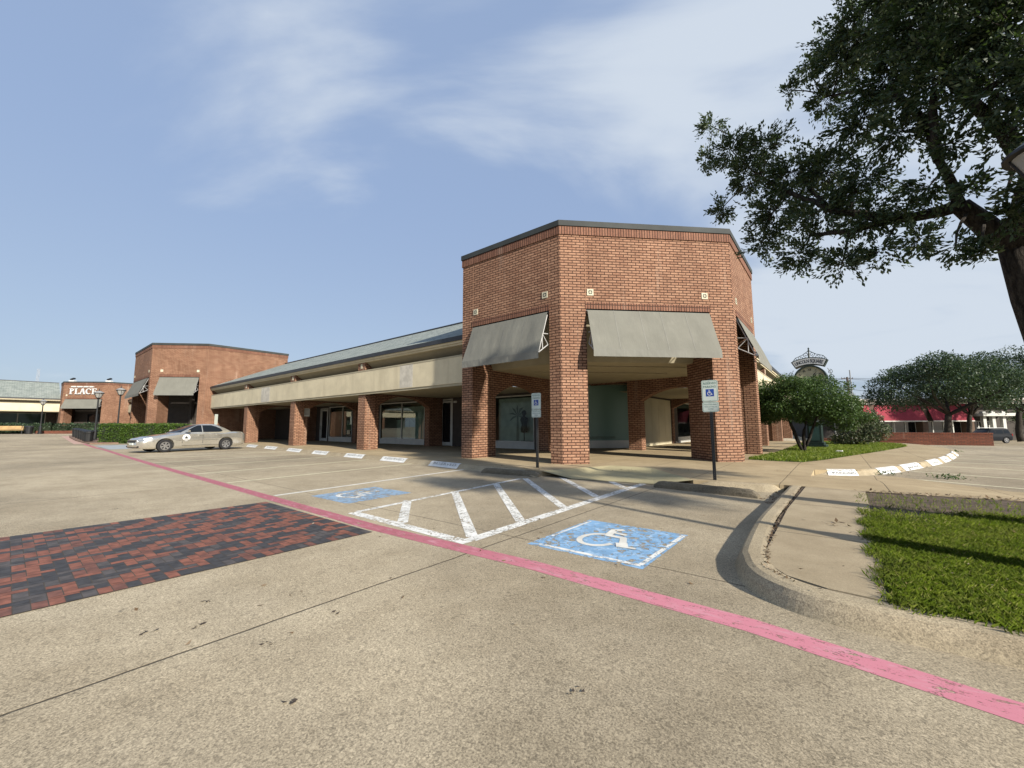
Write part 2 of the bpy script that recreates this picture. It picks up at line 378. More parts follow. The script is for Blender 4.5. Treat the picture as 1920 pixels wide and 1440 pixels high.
BASE = {}            # world location of the root that an object hangs from
class MB:
    def __init__(s): s.v = []; s.f = []; s.mi = []
    def add(s, vs, fs, mi=0):
        o = len(s.v); s.v += [tuple(p) for p in vs]
        for f in fs: s.f.append(tuple(o + i for i in f)); s.mi.append(mi)
        return s
    def quad(s, a, b, c, d, mi=0): return s.add([a, b, c, d], [(0, 1, 2, 3)], mi)
    def hexa(s, p, mi=0):
        return s.add(p, [(0, 3, 2, 1), (4, 5, 6, 7), (0, 1, 5, 4), (1, 2, 6, 5), (2, 3, 7, 6), (3, 0, 4, 7)], mi)
    def box(s, x0, x1, y0, y1, z0, z1, mi=0):
        return s.hexa([(x0, y0, z0), (x1, y0, z0), (x1, y1, z0), (x0, y1, z0), (x0, y0, z1), (x1, y0, z1), (x1, y1, z1), (x0, y1, z1)], mi)
    def prism(s, poly, z0, z1, mi=0, bottom=True):
        n = len(poly); h0 = z0 if callable(z0) else (lambda x, y: z0); h1 = z1 if callable(z1) else (lambda x, y: z1)
        vs = [(x, y, h0(x, y)) for x, y in poly] + [(x, y, h1(x, y)) for x, y in poly]
        fs = [(i, (i + 1) % n, n + (i + 1) % n, n + i) for i in range(n)]
        for t in tessellate_polygon([[Vector((x, y, 0)) for x, y in poly]]):
            fs.append(tuple(n + i for i in t))
            if bottom: fs.append(tuple(reversed(t)))
        return s.add(vs, fs, mi)
    def sheet(s, poly, z, mi=0):
        h = z if callable(z) else (lambda x, y: z)
        return s.add([(x, y, h(x, y)) for x, y in poly], [tuple(t) for t in tessellate_polygon([[Vector((x, y, 0)) for x, y in poly]])], mi)
    def tube(s, pts, rad, n=8, mi=0, cap=True):
        pts = [Vector(p) for p in pts]; m = len(pts)
        rs = rad if isinstance(rad, (list, tuple)) else [rad] * m
        vs = []; ref = Vector((0, 0, 1))
        for i, p in enumerate(pts):
            d = (pts[min(i + 1, m - 1)] - pts[max(i - 1, 0)])
            d = d.normalized() if d.length > 1e-9 else Vector((0, 0, 1))
            a = d.cross(ref if abs(d.dot(ref)) < .95 else Vector((1, 0, 0))).normalized(); b = d.cross(a)
            for k in range(n):
                t = 2 * math.pi * k / n; vs.append(p + (a * math.cos(t) + b * math.sin(t)) * rs[i])
        fs = [(i * n + k, i * n + (k + 1) % n, (i + 1) * n + (k + 1) % n, (i + 1) * n + k) for i in range(m - 1) for k in range(n)]
        if cap: fs += [tuple(range(n - 1, -1, -1)), tuple((m - 1) * n + k for k in range(n))]
        return s.add(vs, fs, mi)
    def lathe(s, prof, c=(0, 0, 0), n=16, mi=0, sq=1.0):
        vs = []
        for r, z in prof:
            for k in range(n):
                t = 2 * math.pi * (k + .5) / n; vs.append((c[0] + r * math.cos(t), c[1] + r * math.sin(t), c[2] + z))
        m = len(prof)
        fs = [(i * n + k, i * n + (k + 1) % n, (i + 1) * n + (k + 1) % n, (i + 1) * n + k) for i in range(m - 1) for k in range(n)]
        fs += [tuple(range(n - 1, -1, -1)), tuple((m - 1) * n + k for k in range(n))]
        return s.add(vs, fs, mi)
    def mesh(s, name, mats, off=(0, 0, 0), smooth=False, recalc=True, uvscale=1.0):
        me = bpy.data.meshes.new(name)
        ox, oy, oz = off
        me.from_pydata([(x - ox, y - oy, z - oz) for x, y, z in s.v], [], s.f)
        for m in (mats if isinstance(mats, (list, tuple)) else [mats]): me.materials.append(m)
        if len(me.materials) > 1: me.polygons.foreach_set('material_index', s.mi)
        if recalc:
            b = bmesh.new(); b.from_mesh(me); bmesh.ops.remove_doubles(b, verts=b.verts, dist=1e-5) if smooth else None
            bmesh.ops.recalc_face_normals(b, faces=b.faces); b.to_mesh(me); b.free()
        uv = me.uv_layers.new(name='UVMap')
        V = me.vertices
        for p in me.polygons:
            nx, ny, nz = p.normal
            h = math.hypot(nx, ny)
            if h > .35:
                tx, ty = -ny / h, nx / h
                k = 1 / max(.2, h)
                if tx < -.001 or (abs(tx) <= .001 and ty < 0): tx, ty = -tx, -ty
                for li in p.loop_indices:
                    c = V[me.loops[li].vertex_index].co
                    uv.data[li].uv = ((c.x + ox) * tx + (c.y + oy) * ty, (c.z + oz) * (k if h < .98 else 1))
            else:
                for li in p.loop_indices:
                    c = V[me.loops[li].vertex_index].co; uv.data[li].uv = (c.x + ox, c.y + oy)
        if smooth:
            me.polygons.foreach_set('use_smooth', [True] * len(me.polygons))
        return me
    def build(s, name, mats, parent=None, smooth=False, recalc=True, local=False):
        off = (0, 0, 0) if (local or parent is None) else BASE.get(parent.name, (0, 0, 0))
        o = bpy.data.objects.new(name, s.mesh(name, mats, off, smooth, recalc)); COL.objects.link(o)
        if parent is not None:
            o.parent = parent; BASE[o.name] = BASE.get(parent.name, (0, 0, 0))
        return o

def tag(o, label=None, cat=None, group=None, kind=None):
    if label: o['label'] = label
    if cat: o['category'] = cat
    if group: o['group'] = group
    if kind: o['kind'] = kind
    return o
def thing(name, label, cat, loc=(0, 0, 0), rot=0.0, group=None, local=False):
    o = bpy.data.objects.new(name, None); COL.objects.link(o); o.location = loc; o.rotation_euler = (0, 0, rot)
    o.empty_display_size = .2
    BASE[o.name] = (0, 0, 0) if local else tuple(loc)
    return tag(o, label, cat, group)
def struct(name, mb, mat, **k): return tag(mb.build(name, mat, **k), kind='structure')
def copy_tree(o, parent=None):
    c = o.copy(); COL.objects.link(c)
    if parent is not None: c.parent = parent
    for ch in list(o.children): copy_tree(ch, c)
    return c

_txt = {}
def text_mesh(txt, size=1.0, ext=.002, spacing=1.0, align='CENTER', bold=0.0):
    cu = bpy.data.curves.new('lettering', 'FONT'); cu.body = txt; cu.size = size; cu.extrude = ext; cu.align_x = align; cu.align_y = 'CENTER'
    cu.space_character = spacing; cu.offset = bold; cu.resolution_u = 3
    o = bpy.data.objects.new('lettering', cu); COL.objects.link(o)
    dg = bpy.context.evaluated_depsgraph_get(); dg.update()
    me = bpy.data.meshes.new_from_object(o.evaluated_get(dg))
    bpy.data.objects.remove(o); bpy.data.curves.remove(cu)
    return me
def lettering(name, txt, size, origin, xdir, ydir, mat, parent=None, ext=.002, spacing=1.0, align='CENTER', bold=0.0, sx=1.0, world=True, warp=None):
    me = text_mesh(txt, size, ext, spacing, align, bold)
    X = Vector(xdir).normalized() * sx; Y = Vector(ydir).normalized(); Z = Vector(xdir).normalized().cross(Y)
    O = Vector(origin)
    if parent is not None and world: O = O - Vector(BASE.get(parent.name, (0, 0, 0)))
    for v in me.vertices:
        c = v.co if warp is None else warp(v.co)
        v.co = O + X * c.x + Y * c.y + Z * c.z
    me.materials.clear(); me.materials.append(mat); me.name = name
    o = bpy.data.objects.new(name, me); COL.objects.link(o)
    if parent is not None: o.parent = parent; BASE[o.name] = BASE.get(parent.name, (0, 0, 0))
    return o

class Frame:
    """s runs along a facade, d goes into the building, z up"""
    def __init__(f, O, e, inn): f.O = Vector((O[0], O[1], 0)); f.e = Vector((*e, 0)).normalized(); f.i = Vector((*inn, 0)).normalized()
    def p(f, s, d, z): q = f.O + f.e * s + f.i * d; return (q.x, q.y, z)
    def box(f, mb, s0, s1, d0, d1, z0, z1, mi=0):
        return mb.hexa([f.p(s0, d0, z0), f.p(s1, d0, z0), f.p(s1, d1, z0), f.p(s0, d1, z0), f.p(s0, d0, z1), f.p(s1, d0, z1), f.p(s1, d1, z1), f.p(s0, d1, z1)], mi)

def wall(mb, fr, s0, s1, z0, z1, d0, d1, ops=(), mi=0):
    """wall slab with openings. op = (a, b, spring, crown, sill): arched when crown > spring"""
    ops = sorted(ops); N = 14
    br = [s0]
    for a, b, *_ in ops: br += [a, b]
    br.append(s1)
    def Q(s, d, z): return fr.p(s, d, z)
    for k in range(0, len(br) - 1, 2):
        a, b = br[k], br[k + 1]
        if b - a > 1e-6:
            mb.quad(Q(a, d0, z0), Q(b, d0, z0), Q(b, d0, z1), Q(a, d0, z1), mi)
            mb.quad(Q(a, d1, z0), Q(b, d1, z0), Q(b, d1, z1), Q(a, d1, z1), mi)
    for a, b, spring, crown, sill in ops:
        w = (b - a) / 2; c = (a + b) / 2
        if crown > spring:
            rise = crown - spring; R = (w * w + rise * rise) / (2 * rise)
            hd = lambda s: crown - R + math.sqrt(max(0, R * R - (s - c) ** 2))
            ss = [a + (b - a) * i / N for i in range(N + 1)]
        else:
            hd = lambda s: spring
            ss = [a, b]
        for i in range(len(ss) - 1):
            p, q = ss[i], ss[i + 1]
            for d in (d0, d1): mb.quad(Q(p, d, hd(p)), Q(q, d, hd(q)), Q(q, d, z1), Q(p, d, z1), mi)
            mb.quad(Q(p, d0, hd(p)), Q(q, d0, hd(q)), Q(q, d1, hd(q)), Q(p, d1, hd(p)), mi)
        zb = z0
        if sill > z0:
            zb = sill
            for d in (d0, d1): mb.quad(Q(a, d, z0), Q(b, d, z0), Q(b, d, sill), Q(a, d, sill), mi)
            mb.quad(Q(a, d0, sill), Q(b, d0, sill), Q(b, d1, sill), Q(a, d1, sill), mi)
        for s in (a, b): mb.quad(Q(s, d0, zb), Q(s, d1, zb), Q(s, d1, hd(s)), Q(s, d0, hd(s)), mi)
    for s in (s0, s1): mb.quad(Q(s, d0, z0), Q(s, d1, z0), Q(s, d1, z1), Q(s, d0, z1), mi)
    mb.quad(Q(s0, d0, z1), Q(s1, d0, z1), Q(s1, d1, z1), Q(s0, d1, z1), mi)
    return mb

def leaf_object(name, C, size, mat, parent=None, up_bias=.3, aspect=.5, jitter=.35, kind=None, dirs=None, flat=1.0):
    """many small leaf faces; C is an (n,3) array of world points"""
    C = np.asarray(C, float); n = len(C)
    off = np.array(BASE.get(parent.name, (0, 0, 0))) if parent is not None else np.zeros(3)
    a = rng.normal(size=(n, 3)) if dirs is None else np.asarray(dirs, float) + rng.normal(size=(n, 3)) * .45
    a[:, 2] *= flat
    a /= np.linalg.norm(a, axis=1)[:, None]
    nr = rng.normal(size=(n, 3)); nr[:, 2] = np.abs(nr[:, 2]) + up_bias * 2
    b = np.cross(nr, a); b /= (np.linalg.norm(b, axis=1)[:, None] + 1e-9)
    nn = np.cross(a, b)
    L = size * (1 + rng.uniform(-jitter, jitter, n))[:, None]
    bend = nn * L * .12
    V = np.empty((n, 4, 3)); V[:, 0] = C; V[:, 1] = C + a * L * .5 + b * L * aspect * .5 - bend; V[:, 2] = C + a * L; V[:, 3] = C + a * L * .5 - b * L * aspect * .5 - bend
    V = V.reshape(-1, 3) - off
    me = bpy.data.meshes.new(name)
    me.vertices.add(4 * n); me.vertices.foreach_set('co', V.ravel())
    me.loops.add(4 * n); me.loops.foreach_set('vertex_index', np.arange(4 * n, dtype=np.int32))
    me.polygons.add(n); me.polygons.foreach_set('loop_start', np.arange(0, 4 * n, 4, dtype=np.int32))
    try: me.polygons.foreach_set('loop_total', np.full(n, 4, dtype=np.int32))
    except Exception: pass
    me.update(calc_edges=True); me.materials.append(mat)
    o = bpy.data.objects.new(name, me); COL.objects.link(o)
    if parent is not None: o.parent = parent; BASE[o.name] = tuple(off)
    if kind: o['kind'] = kind
    return o
def in_ellipsoid(c, r, n, shell=.0):
    d = rng.normal(size=(n, 3)); d /= np.linalg.norm(d, axis=1)[:, None]
    t = rng.uniform(shell ** 3, 1, n) ** (1 / 3)
    return np.asarray(c) + d * t[:, None] * np.asarray(r)

# view directions on the horizontal plane, used only to lay out far things by bearing and distance
def bearing(px, depth):
    l = (px - 960) / 754.74 * depth
    p = f0 * depth + r0 * l
    return p.x, p.y
def sight(px, py, D):
    """a real point seen at photo pixel px,py standing D metres away on the ground plan"""
    d = fw * 754.74 + rt * (px - 960) + up2 * (720 - py)
    k = D / math.hypot(d.x, d.y)
    return np.array([d.x * k, d.y * k, CAM_H + d.z * k])

# ------------------------------------------------------------------ ground, roads, markings
def grid_sheet(x0, x1, y0, y1, nx, ny, dz=0.0):
    mb = MB(); xs = np.linspace(x0, x1, nx + 1); ys = np.linspace(y0, y1, ny + 1)
    vs = [(x, y, gz(x, y) + dz) for y in ys for x in xs]
    fs = [(j * (nx + 1) + i, j * (nx + 1) + i + 1, (j + 1) * (nx + 1) + i + 1, (j + 1) * (nx + 1) + i) for j in range(ny) for i in range(nx)]
    return mb.add(vs, fs)
xs = [-1500, -400, -160, -120, -100, -90, -85, -82, -80, -78.6, -76, -72, -68, -64, -60, -55, -50, -45, -40, -36, -30, -20, -10, -6, -4, -2, 0, 3, 8, 15, 30, 60, 150, 400, 1500]
ys = [-1500, -300, -60, -20, 0, 10, 20, 30, 35.5, 38, 41, 44, 48.8, 49.2, 60, 80, 150, 400, 1500]
g = MB(); nx = len(xs)
g.add([(x, y, gz(x, y)) for y in ys for x in xs], [(j * nx + i, j * nx + i + 1, (j + 1) * nx + i + 1, (j + 1) * nx + i) for j in range(len(ys) - 1) for i in range(nx - 1)])
struct('parking_lot_ground', g, MT['lot'], recalc=False)

def strip(mb, pts, w, dz=.002, mi=0, seg=1.5):
    """flat painted strip along a polyline, mitred where it bends"""
    P = [Vector(p) for p in pts]; n = len(P); off = []
    for i in range(n):
        d0 = (P[i] - P[i - 1]).normalized() if i else (P[1] - P[0]).normalized(); d1 = (P[i + 1] - P[i]).normalized() if i < n - 1 else d0
        t = (d0 + d1).normalized(); q = Vector((t.y, -t.x)); off.append(q * (w / 2 / max(.4, q.dot(Vector((d0.y, -d0.x))))))
    for i in range(n - 1):
        L = (P[i + 1] - P[i]).length; k = max(1, int(L / seg))
        for j in range(k):
            a, b = j / k, (j + 1) / k
            pa, pb = P[i].lerp(P[i + 1], a), P[i].lerp(P[i + 1], b); oa, ob = off[i].lerp(off[i + 1], a), off[i].lerp(off[i + 1], b)
            mb.quad(*[(c.x, c.y, gz(c.x, c.y) + dz) for c in (pa + oa, pb + ob, pb - ob, pa - oa)], mi)
    return mb
m = MB(); strip(m, [(6.5, 2.76), (.53, 2.79), (-.5, 2.95), (-2.2, 3.0), (-4.5, 2.90), (-8.2, 2.97), (-16.7, 3.12), (-23.3, 3.28), (-32.4, 3.55), (-42, 3.55)], .20)
struct('fire_lane_marking', m, MT['pink'])
m = MB(); strip(m, [(-42, 3.5), (-52, 3.75), (-62, 4.0)], .9)
struct('kerb_apron_marking', m, plain('pale_pink_concrete', (.52, .34, .27), .9))

# stall lines, nearest first
for k in range(6):
    x = -7.95 - 2.68 * k
    m = MB(); strip(m, [(x, 3.1 + .05 * k), (x - .45, 8.5 + .04 * k)], .095)
    struct('stall_line_marking', m, MT['white_line' if k < 1 else 'yellow_line'])
for k in range(4):
    x = -33.2 - 1.0 * k
    m = MB(); strip(m, [(x, 3.6), (x - .4, 7.6)], .12, dz=.008); struct('far_access_marking', m, MT['white_worn'])
m = MB(); m.quad(*[(x, y, gz(x, y) + .004) for x, y in ((-38.8, 3.75), (-32.4, 3.75), (-32.8, 8.4), (-39.2, 8.4))]); struct('far_access_paint_marking', m, plain('faded_blue_paint', (.38, .41, .42), .8))

# hatched access aisle
m = MB()
strip(m, [(-5.50, 3.20), (-3.12, 3.14)], .15); strip(m, [(-3.17, 3.22), (-3.27, 8.5)], .15, dz=.0024); strip(m, [(-5.49, 3.27), (-5.86, 7.62)], .10, dz=.0028)
for (a, b) in (((-5.67, 4.28), (-4.40, 3.25)), ((-5.70, 5.38), (-3.24, 3.33)), ((-5.73, 6.60), (-3.26, 4.24)), ((-5.78, 7.70), (-3.29, 5.34)), ((-5.30, 8.48), (-3.32, 6.48)), ((-3.96, 8.42), (-3.36, 7.74))):
    strip(m, [a, b], .135, dz=.0032)
struct('hatched_aisle_marking', m, MT['white_worn'])

# accessible bay squares
def wheelchair(mb, O, X, Y, s, z):
    """classic access symbol as flat strokes; X, Y unit vectors on the surface, s = overall height"""
    O = Vector((*O, 0)) if len(O) == 2 else Vector(O); X = Vector(X); Y = Vector(Y); N = X.cross(Y).normalized()
    lv = [0]
    def P(u, v): q = O + X * (u * s) + Y * (v * s) + N * (z + lv[0] * .00012); return q
    def stroke(pts, w):
        for (a, b) in zip(pts[:-1], pts[1:]):
            lv[0] += 1
            a = Vector((*a, 0)); b = Vector((*b, 0)); d = (b - a).normalized(); nrm = Vector((-d.y, d.x, 0)) * w / 2
            a2 = a - d * w * .3; b2 = b + d * w * .3
            mb.quad(*[P(q.x, q.y) for q in (a2 - nrm, b2 - nrm, b2 + nrm, a2 + nrm)])
    arc = [(-.06 + .30 * math.cos(t), -.16 + .30 * math.sin(t)) for t in [RAD(105 + i * 15) for i in range(17)]]
    stroke(arc, .085)
    stroke([(-.10, .30), (-.06, -.06), (.18, -.06), (.28, -.36), (.37, -.32)], .095)
    stroke([(-.08, .12), (.14, .12)], .07)
    mb.add([P(-.11 + .075 * math.cos(t), .42 + .075 * math.sin(t)) for t in [i * math.pi / 6 for i in range(12)]], [tuple(range(12))])
for (x0, x1, y0, y1, mat, sk) in ((-2.60, -1.375, 3.49, 4.86, 'blue', 0), (-7.40, -6.18, 3.49, 4.80, 'blue_worn', -.06)):
    m = MB(); m.quad((x0, y0, .002), (x1, y0, .002), (x1 + sk, y1, .002), (x0 + sk, y1, .002))
    struct('accessible_bay_marking', m, MT[mat])
    m = MB(); X = Vector((1, 0, 0)); Y = Vector((0, 1, 0))
    if mat == 'blue':
        O = Vector((-1.98, 4.20, 0)); lv = [0]
        def P(u, v): return (O.x + u, O.y + v, (.0034) + lv[0] * .00012)
        def stroke(pts, w):
            for a, b in zip(pts[:-1], pts[1:]):
                lv[0] += 1
                d = Vector((b[0] - a[0], b[1] - a[1])).normalized(); q = Vector((-d.y, d.x)) * w / 2; e = d * w * .25
                m.quad(P(a[0] - e.x - q.x, a[1] - e.y - q.y), P(b[0] + e.x - q.x, b[1] + e.y - q.y), P(b[0] + e.x + q.x, b[1] + e.y + q.y), P(a[0] - e.x + q.x, a[1] - e.y + q.y))
        stroke([(-.11 + .19 * math.cos(t), -.11 + .24 * math.sin(t)) for t in [RAD(88 + i * 14) for i in range(19)]], .062)
        stroke([(-.10, .12), (-.13, .34), (-.06, .41)], .085); stroke([(-.10, .10), (.09, .09), (.20, -.19)], .075); stroke([(-.10, .24), (.06, .22)], .055)
        stroke([(.16, -.12), (.20, -.2)], .12); stroke([(.20, -.22), (.33, -.20)], .05)
        struct('wheelchair_symbol_marking', m, MT['white_line'])
        m = MB(); strip(m, [(-2.5, 3.56), (-1.42, 3.57)], .055, dz=.0036); strip(m, [(-1.43, 3.58), (-1.41, 4.8)], .045, dz=.0039); strip(m, [(-2.56, 3.9), (-2.55, 4.8)], .03, dz=.0036)
        struct('bay_border_marking', m, MT['white_worn'])
    else:
        wheelchair(m, (-6.85, 4.15, (.0034)), X, Y, .85, 0)
        struct('wheelchair_symbol_marking', m, MT['white_worn'])

# brick crossing: dark and red pavers laid in zigzag bands
def brick_crossing():
    m = MB(); x0, x1, y0, y1 = -7.38, -4.30, -7.0, 2.76
    m.quad((x0, y0, .004), (x1, y0, .004), (x1, y1, .004), (x0, y1, .004), 0)
    L, w, gp_, z = .16, .08, .003, .007
    rr = random.Random(3)
    def tile(ax, ay, bx, by, c):
        m.quad((ax + gp_, ay + gp_, z), (bx - gp_, ay + gp_, z), (bx - gp_, by - gp_, z), (ax + gp_, by - gp_, z), c)
    def pick(c, dv=0):
        dark = (c % 2 == 0) if rr.random() < .84 else rr.random() < .5
        return rr.choice((3, 3, 4)) if dark else rr.choice((1, 1, 1, 2))
    xa, xb, yb = x0 + L, x1 - L, y1 - L
    y = y0
    while y < y1 - .02:
        for xx in (x0, x1 - L): tile(xx, y, xx + L, min(y + w, y1), rr.choice((3, 3, 3, 4, 1, 2)))
        y += w
    x = xa
    while x < xb - .02: tile(x, yb, min(x + w, xb), y1, rr.choice((3, 3, 4, 1))); x += w
    nx_, ny_ = int((xb - xa) / w) + 2, int((yb - y0) / w) + 2
    def put(ax, ay, bx, by, c):
        ax, bx, ay, by = max(ax, xa), min(bx, xb), max(ay, y0), min(by, yb)
        if bx - ax > .02 and by - ay > .02: tile(ax, ay, bx, by, c)
    for i in range(-1, nx_):
        for j in range(-1, ny_):
            d = (i - j) % 4; X_, Y_ = xa + i * w, yb - (j + 1) * w
            ch = (i - j) // 4; wob = int(round(.9 * math.sin((i + j) * .11) + .6 * math.sin((i + j) * .29 + 1)))
            if d == 0: put(X_, Y_, X_ + 2 * w, Y_ + w, pick(ch + wob))
            elif d == 3: put(X_, Y_ - w, X_ + w, Y_ + w, pick(ch + wob + (1 if rr.random() < .1 else 0)))
    mats = [plain('paver_joint', (.085, .072, .058), .95)]
    for nm, c in (('paver_red', (.25, .092, .055)), ('paver_brown', (.185, .075, .05)), ('paver_black', (.052, .049, .049)), ('paver_charcoal', (.088, .076, .070))):
        mats.append(plain(nm, c, .75, var=.28, scale=12))
    struct('brick_crossing_road', m, mats, recalc=False)
brick_crossing()

# ------------------------------------------------------------------ sidewalk and kerbs
KERB = [(-46, 10.6), (-41, 10.25), (-33, 9.85), (-25.8, 9.42), (-20.6, 9.02), (-17.1, 8.83), (-13.6, 8.66), (-10.9, 8.48), (-8.3, 8.22), (-5.8, 8.16)]
RK = [(-.46, 12.45), (.05, 12.72), (.50, 13.10), (1.0, 14.0), (1.62, 15.7), (2.35, 17.9), (2.85, 19.7), (3.28, 21.6), (3.75, 24.0), (4.05, 26.4), (4.1, 28.5), (3.8, 31.0), (3.2, 33.2), (2.4, 34.2)]
RL, RB1, RB2, RR = (-5.72, 8.30), (-4.95, 10.55), (-3.85, 10.60), (-2.32, 8.72)
sw = [(x, y + .12) for x, y in KERB] + [RL, RB1, RB2, RR, (-.80, 9.0), (-.5, 9.0), (-.5, 12.5)] + [(x - .10, y + .05) for x, y in RK[1:]] + [(-9, 34.5), (-9, 22), (-10.5, 21), (-10.5, 18), (-13, 17.5), (-46, 17.5)]
m = MB(); m.prism(sw, -.05, .13, bottom=False)
struct('sidewalk', m, MT['walk'])
m = MB(); F1, F2 = (-4.85, 8.26), (-3.05, 8.52)
def tri_ramp(pts): m.add(pts, [tuple(range(len(pts)))])
tri_ramp([(*RL, .13), (*F1, .012), (*RB1, .1305)]); tri_ramp([(*RB1, .1305), (*F1, .012), (*F2, .012), (*RB2, .1305)]); tri_ramp([(*RB2, .1305), (*F2, .012), (*RR, .13)])
struct('kerb_ramp_path', m, MT['ramp'])

def kerb_sweep(path, inward, name, prof=((-.03, -.03), (0.0, .0), (.035, .075), (.065, .118), (.11, .134), (.20, .134), (.24, .128)), mat='kerb', taper=0.0, taper_end=0.0):
    """kerb swept along a path; offsets go to the left of the path when inward is 1"""
    m = MB(); P = [Vector(p) for p in path]; n = len(P); vs = []
    for i, p in enumerate(P):
        d0 = (P[i] - P[i - 1]).normalized() if i else (P[1] - P[0]).normalized(); d1 = (P[i + 1] - P[i]).normalized() if i < n - 1 else d0
        t = (d0 + d1).normalized(); nrm = Vector((-t.y, t.x)) * inward; k = 1 / max(.5, nrm.dot(Vector((-d0.y, d0.x)) * inward))
        f = 1 if not taper else max(.06, min(1, (p - P[0]).length / taper))
        if taper_end: f = min(f, max(.06, min(1, (p - P[-1]).length / taper_end)))
        for o, z in prof: q = p + nrm * o * k; vs.append((q.x, q.y, z * f))
    q = len(prof)
    fs = [(i * q + j, (i + 1) * q + j, (i + 1) * q + j + 1, i * q + j + 1) for i in range(n - 1) for j in range(q - 1)]
    m.add(vs, fs)
    m.add([vs[j] for j in range(q)], [tuple(range(q))]); m.add([vs[(n - 1) * q + j] for j in range(q)], [tuple(range(q))])
    return struct(name, m, MT[mat], smooth=False)
def catmull(pts, k=6):
    out = []
    for i in range(len(pts) - 1):
        p0, p1, p2, p3 = pts[max(i - 1, 0)], pts[i], pts[i + 1], pts[min(i + 2, len(pts) - 1)]
        for j in range(k):
            t = j / k
            out.append(tuple(.5 * ((2 * p1[a]) + (-p0[a] + p2[a]) * t + (2 * p0[a] - 5 * p1[a] + 4 * p2[a] - p3[a]) * t * t + (-p0[a] + 3 * p1[a] - 3 * p2[a] + p3[a]) * t ** 3) for a in (0, 1)))
    out.append(tuple(pts[-1])); return out
ROLLED = ((-.03, -.03), (0.0, .0), (.05, .045), (.10, .112), (.14, .132), (.19, .1335), (.22, .125))
kerb_sweep(catmull(KERB + [(-5.72, 8.2)], 4), 1, 'kerb_along_stalls', ROLLED, taper_end=.5)
kerb_sweep(catmull([(-2.35, 8.60), (-1.6, 8.72), (-.98, 8.84), (-.80, 9.0)], 4), 1, 'kerb_by_ramp', ROLLED, taper=.3)
nose = [(-.80, 9.02), (-.84, 7.0), (-.86, 5.6), (-.80, 4.3), (-.75, 3.98), (-.66, 3.68), (-.50, 3.45), (-.25, 3.30), (.1, 3.25), (.6, 3.27), (2.0, 3.32), (7, 3.4)]
kerb_sweep(catmull(nose, 6), 1, 'planter_kerb')
kerb_sweep(catmull(RK, 5), 1, 'right_lot_kerb', ROLLED, taper=.32)
# flush apron between the sidewalk and the right lot
m = MB(); m.add([(-.498, 9.0, .129), (-.498, 11.0, .125), (-.45, 12.43, .008), (1.0, 13.2, .006), (2.4, 11.5, .006), (6, 10.9, .006), (6, 9.9, .115), (2.2, 9.25, .118), (.3, 8.95, .125)], [(0, 8, 1), (8, 7, 1), (7, 4, 1), (1, 4, 2), (4, 3, 2), (7, 6, 4), (6, 5, 4)])
struct('apron_path', m, MT['walk'])
# strip of path between kerb and planter
m = MB(); m.prism([(-.555, 4.1), (-.49, 3.86), (-.36, 3.66), (-.12, 3.54), (.17, 3.52), (.22, 4.5), (.26, 6.2), (.30, 8.99), (-.50, 8.99), (-.575, 6.5)], -.05, .128, bottom=False)
struct('planter_path', m, MT['path'])
m = MB(); m.sheet([(-.65, 4.1), (-.5, 3.6), (0, 3.4), (3, 3.45), (7, 3.5), (7, 10.2), (2.2, 9.3), (.1, 9.0), (-.55, 9.0)], .115)
struct('planter_soil_ground', m, MT['soil'])
m = MB(); m.sheet([(.19, 3.5), (7, 3.55), (7, 6.9), (2.2, 6.6), (.28, 6.3)], .121)
struct('planter_turf_ground', m, MT['turf'])
# debris in the joint between kerb and path
def litter(name, pts, n, spread, size, z=.13, label=None):
    P = []
    for i in range(n):
        k = rng.integers(0, len(pts) - 1); t = rng.uniform()
        a, b = pts[k], pts[k + 1]
        P.append((a[0] + (b[0] - a[0]) * t + rng.normal() * spread, a[1] + (b[1] - a[1]) * t + rng.normal() * spread, z + rng.uniform(0, .008)))
    o = leaf_object(name, P, size, MT['litter'], up_bias=1.6, aspect=.55, flat=.3); tag(o, label, 'leaf litter', kind='stuff'); return o
litter('leaf_litter', [(-.565, 8.9), (-.60, 7.0), (-.60, 5.6), (-.555, 4.3), (-.50, 3.75), (-.30, 3.52)], 420, .014, .028, .128, 'dry leaf litter packed in the joint between kerb and path')
litter('leaf_litter', [(-.88, 9.0), (-.92, 7.6)], 150, .05, .05, .006, 'dry leaf litter heaped in the gutter corner by the kerb')
litter('leaf_litter', [(.32, 9.0), (2.3, 9.3), (4, 9.7)], 420, .09, .05, .13, 'dry leaf litter on bare soil along the planter back edge')
litter('leaf_litter', [(-.2, 6.0), (.2, 5.4), (.2, 3.7)], 46, .08, .05, .13, 'few dead leaves scattered on the path beside grass')
litter('leaf_litter', [(-7, 1.0), (-4, 3.5), (-1.5, 2.6), (-2.0, 7.4), (-3, 1.2), (-2.2, .9)], 60, .6, .035, .006, 'few dead leaves scattered over the open concrete lot')
litter('leaf_litter', [(-20, 9.4), (-8, 8.5), (-6.1, 8.4), (1.1, 13.2), (2.0, 16)], 70, .12, .07, .135, 'few dead leaves lying along the kerb tops')

